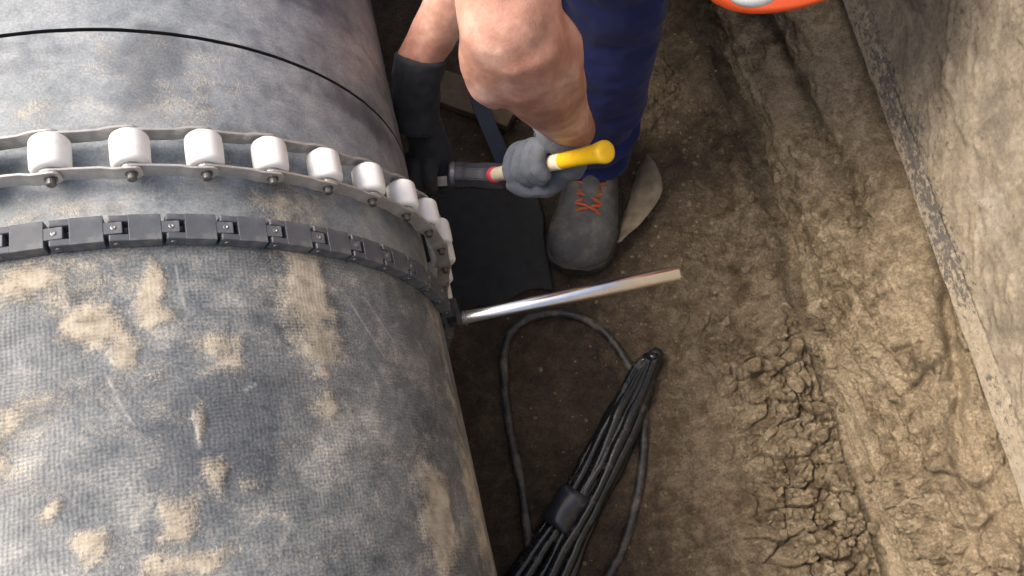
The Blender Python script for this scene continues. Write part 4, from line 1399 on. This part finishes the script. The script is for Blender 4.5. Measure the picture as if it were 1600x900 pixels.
# dark strap and a board in the shade behind the hammer
bm = bmesh.new()
sp = catmull([(0.455, 1.02, 0.012), (0.452, 0.94, 0.035), (0.449, 0.86, 0.055), (0.456, 0.785, 0.055), (0.470, 0.720, 0.030), (0.49, 0.69, 0.014)], 8)
rings = []
for i, p in enumerate(sp):
    dct = (sp[min(i + 1, len(sp) - 1)] - sp[max(i - 1, 0)]).normalized()
    sdv = dct.cross(Vector((0.1, 0, 1))).normalized(); nn_ = sdv.cross(dct)
    rings.append([bm.verts.new(p + sdv * a * 0.014 + nn_ * b * 0.0013) for a, b in ((-1, -1), (1, -1), (1, 1), (-1, 1))])
for a, b in zip(rings, rings[1:]):
    for k in range(4):
        bm.faces.new((a[k], a[(k + 1) % 4], b[(k + 1) % 4], b[k]))
bm.faces.new(rings[0][::-1]); bm.faces.new(rings[-1])
tag(link('strap', from_bm(bm, 'strap', False), 'strap'), 'dark blue strap lying in the shade behind the hammer', 'strap')
bm = bmesh.new()
tb = Matrix.Translation((0.43, 0.90, gz(.43, .9) + 0.004)) @ Matrix.Rotation(math.radians(-38), 4, 'Z') @ Matrix.Rotation(0.05, 4, 'X')
box(bm, (-0.10, -0.032, 0), (0.10, 0.032, 0.02), None, 0.002)
bmesh.ops.subdivide_edges(bm, edges=bm.edges, cuts=3, use_grid_fill=True)
for v in bm.verts:
    v.co += Vector((0, 0.0025 * math.sin(v.co.x * 60), 0.002 * math.sin(v.co.x * 35 + v.co.y * 50)))
    v.co = tb @ v.co
tag(link('board', from_bm(bm, 'board', False), 'board'), 'short muddy board lying in the dark behind the hammer', 'board')


# clods of clay
def clod_mesh(seed, sub=3):
    bm = bmesh.new()
    bmesh.ops.create_icosphere(bm, subdivisions=sub, radius=1)
    rnd = random.Random(seed)
    planes = [(Vector((rnd.gauss(0, 1), rnd.gauss(0, 1), rnd.gauss(0, 1))).normalized(), rnd.uniform(0.45, 0.85)) for _ in range(9)]
    co = np.array([v.co for v in bm.verts])
    nz_ = fbm(co[:, 0] * 1.6 + seed * 3, co[:, 1] * 1.6, co[:, 2] * 1.6, 4)
    for v, q in zip(bm.verts, nz_):
        p = v.co * (1 + 0.45 * q)
        for n_, dd in planes:
            e = p.dot(n_) - dd
            if e > 0:
                p -= n_ * e * 0.85
        v.co = p
    me = from_bm(bm, 'clay_clod')
    me.materials.append(M['clod'])
    for k, val in (('wet', 0.05), ('pale', 0.35)):
        at = me.attributes.new(k, 'FLOAT', 'POINT')
        at.data.foreach_set('value', np.full(len(me.vertices), val, np.float32))
    return me


cms = [clod_mesh(s) for s in range(8)]
rnd = random.Random(5)
placed = []
tries = 0
while len(placed) < 95 and tries < 4000:
    tries += 1
    y = rnd.uniform(-0.10, 0.32)
    x = rnd.uniform(0.69, 0.853) + 0.05 * y
    big_ = rnd.random()
    r = 0.0045 + 0.014 * big_ ** 2.2
    if x < 0.74 and r > .010: continue
    if any((x - a) ** 2 + (y - b) ** 2 < (0.8 * (r + c)) ** 2 for a, b, c in placed): continue
    placed.append((x, y, r))
n_heap = len(placed)
for q in range(26):
    y = rnd.uniform(0.34, 0.70)
    placed.append((rnd.uniform(0.72, 0.86) + 0.05 * y, y, rnd.uniform(.003, .009)))
for i, (x, y, r) in enumerate(placed):
    o = link('clay_clod', cms[i % 8])
    o.location = (x, y, gz(x, y) + r * 0.25)
    o.rotation_euler = (rnd.uniform(0, 6), rnd.uniform(0, 6), rnd.uniform(0, 6))
    o.scale = (r * rnd.uniform(.85, 1.5), r * rnd.uniform(.8, 1.3), r * rnd.uniform(.6, .9))
    if i < n_heap:
        tag(o, 'rough tan clod in the crumbled clay heap at the foot of the near wall', 'clod', 'clay clods in the crumbled heap')
    else:
        tag(o, 'small clod of clay scattered on the floor between the steel bar and the wall', 'clod', 'clay clods scattered beyond the steel bar')

# crumbs and grit: too small to count
bm = bmesh.new()
for i in range(1500):
    y = rnd.uniform(-0.15, 0.95)
    x = rnd.uniform(0.36, 0.88) + 0.05 * y
    if rnd.random() > 0.25 + 0.75 * max(0, (x - .5) / .38): continue
    r = rnd.choice((0.0011, 0.0014, 0.0018, 0.0024, 0.0034))
    R = bmesh.ops.create_icosphere(bm, subdivisions=1, radius=1)
    z = gz(x, y)
    s_ = [r * rnd.uniform(.6, 1.5) for _ in range(3)]
    for v in R['verts']:
        v.co = Vector((x + v.co.x * s_[0] * rnd.uniform(.75, 1.1), y + v.co.y * s_[1] * rnd.uniform(.75, 1.1), z + 0.0005 + v.co.z * s_[2] * .8))
me = from_bm(bm, 'clay_crumbs', False)
for k, val in (('wet', 0.15), ('pale', 0.4)):
    at = me.attributes.new(k, 'FLOAT', 'POINT')
    at.data.foreach_set('value', np.full(len(me.vertices), val, np.float32))
tag(link('clay_crumbs', me, 'clod'), 'fine clay crumbs and grit scattered over the trench floor', 'grit', kind='stuff')
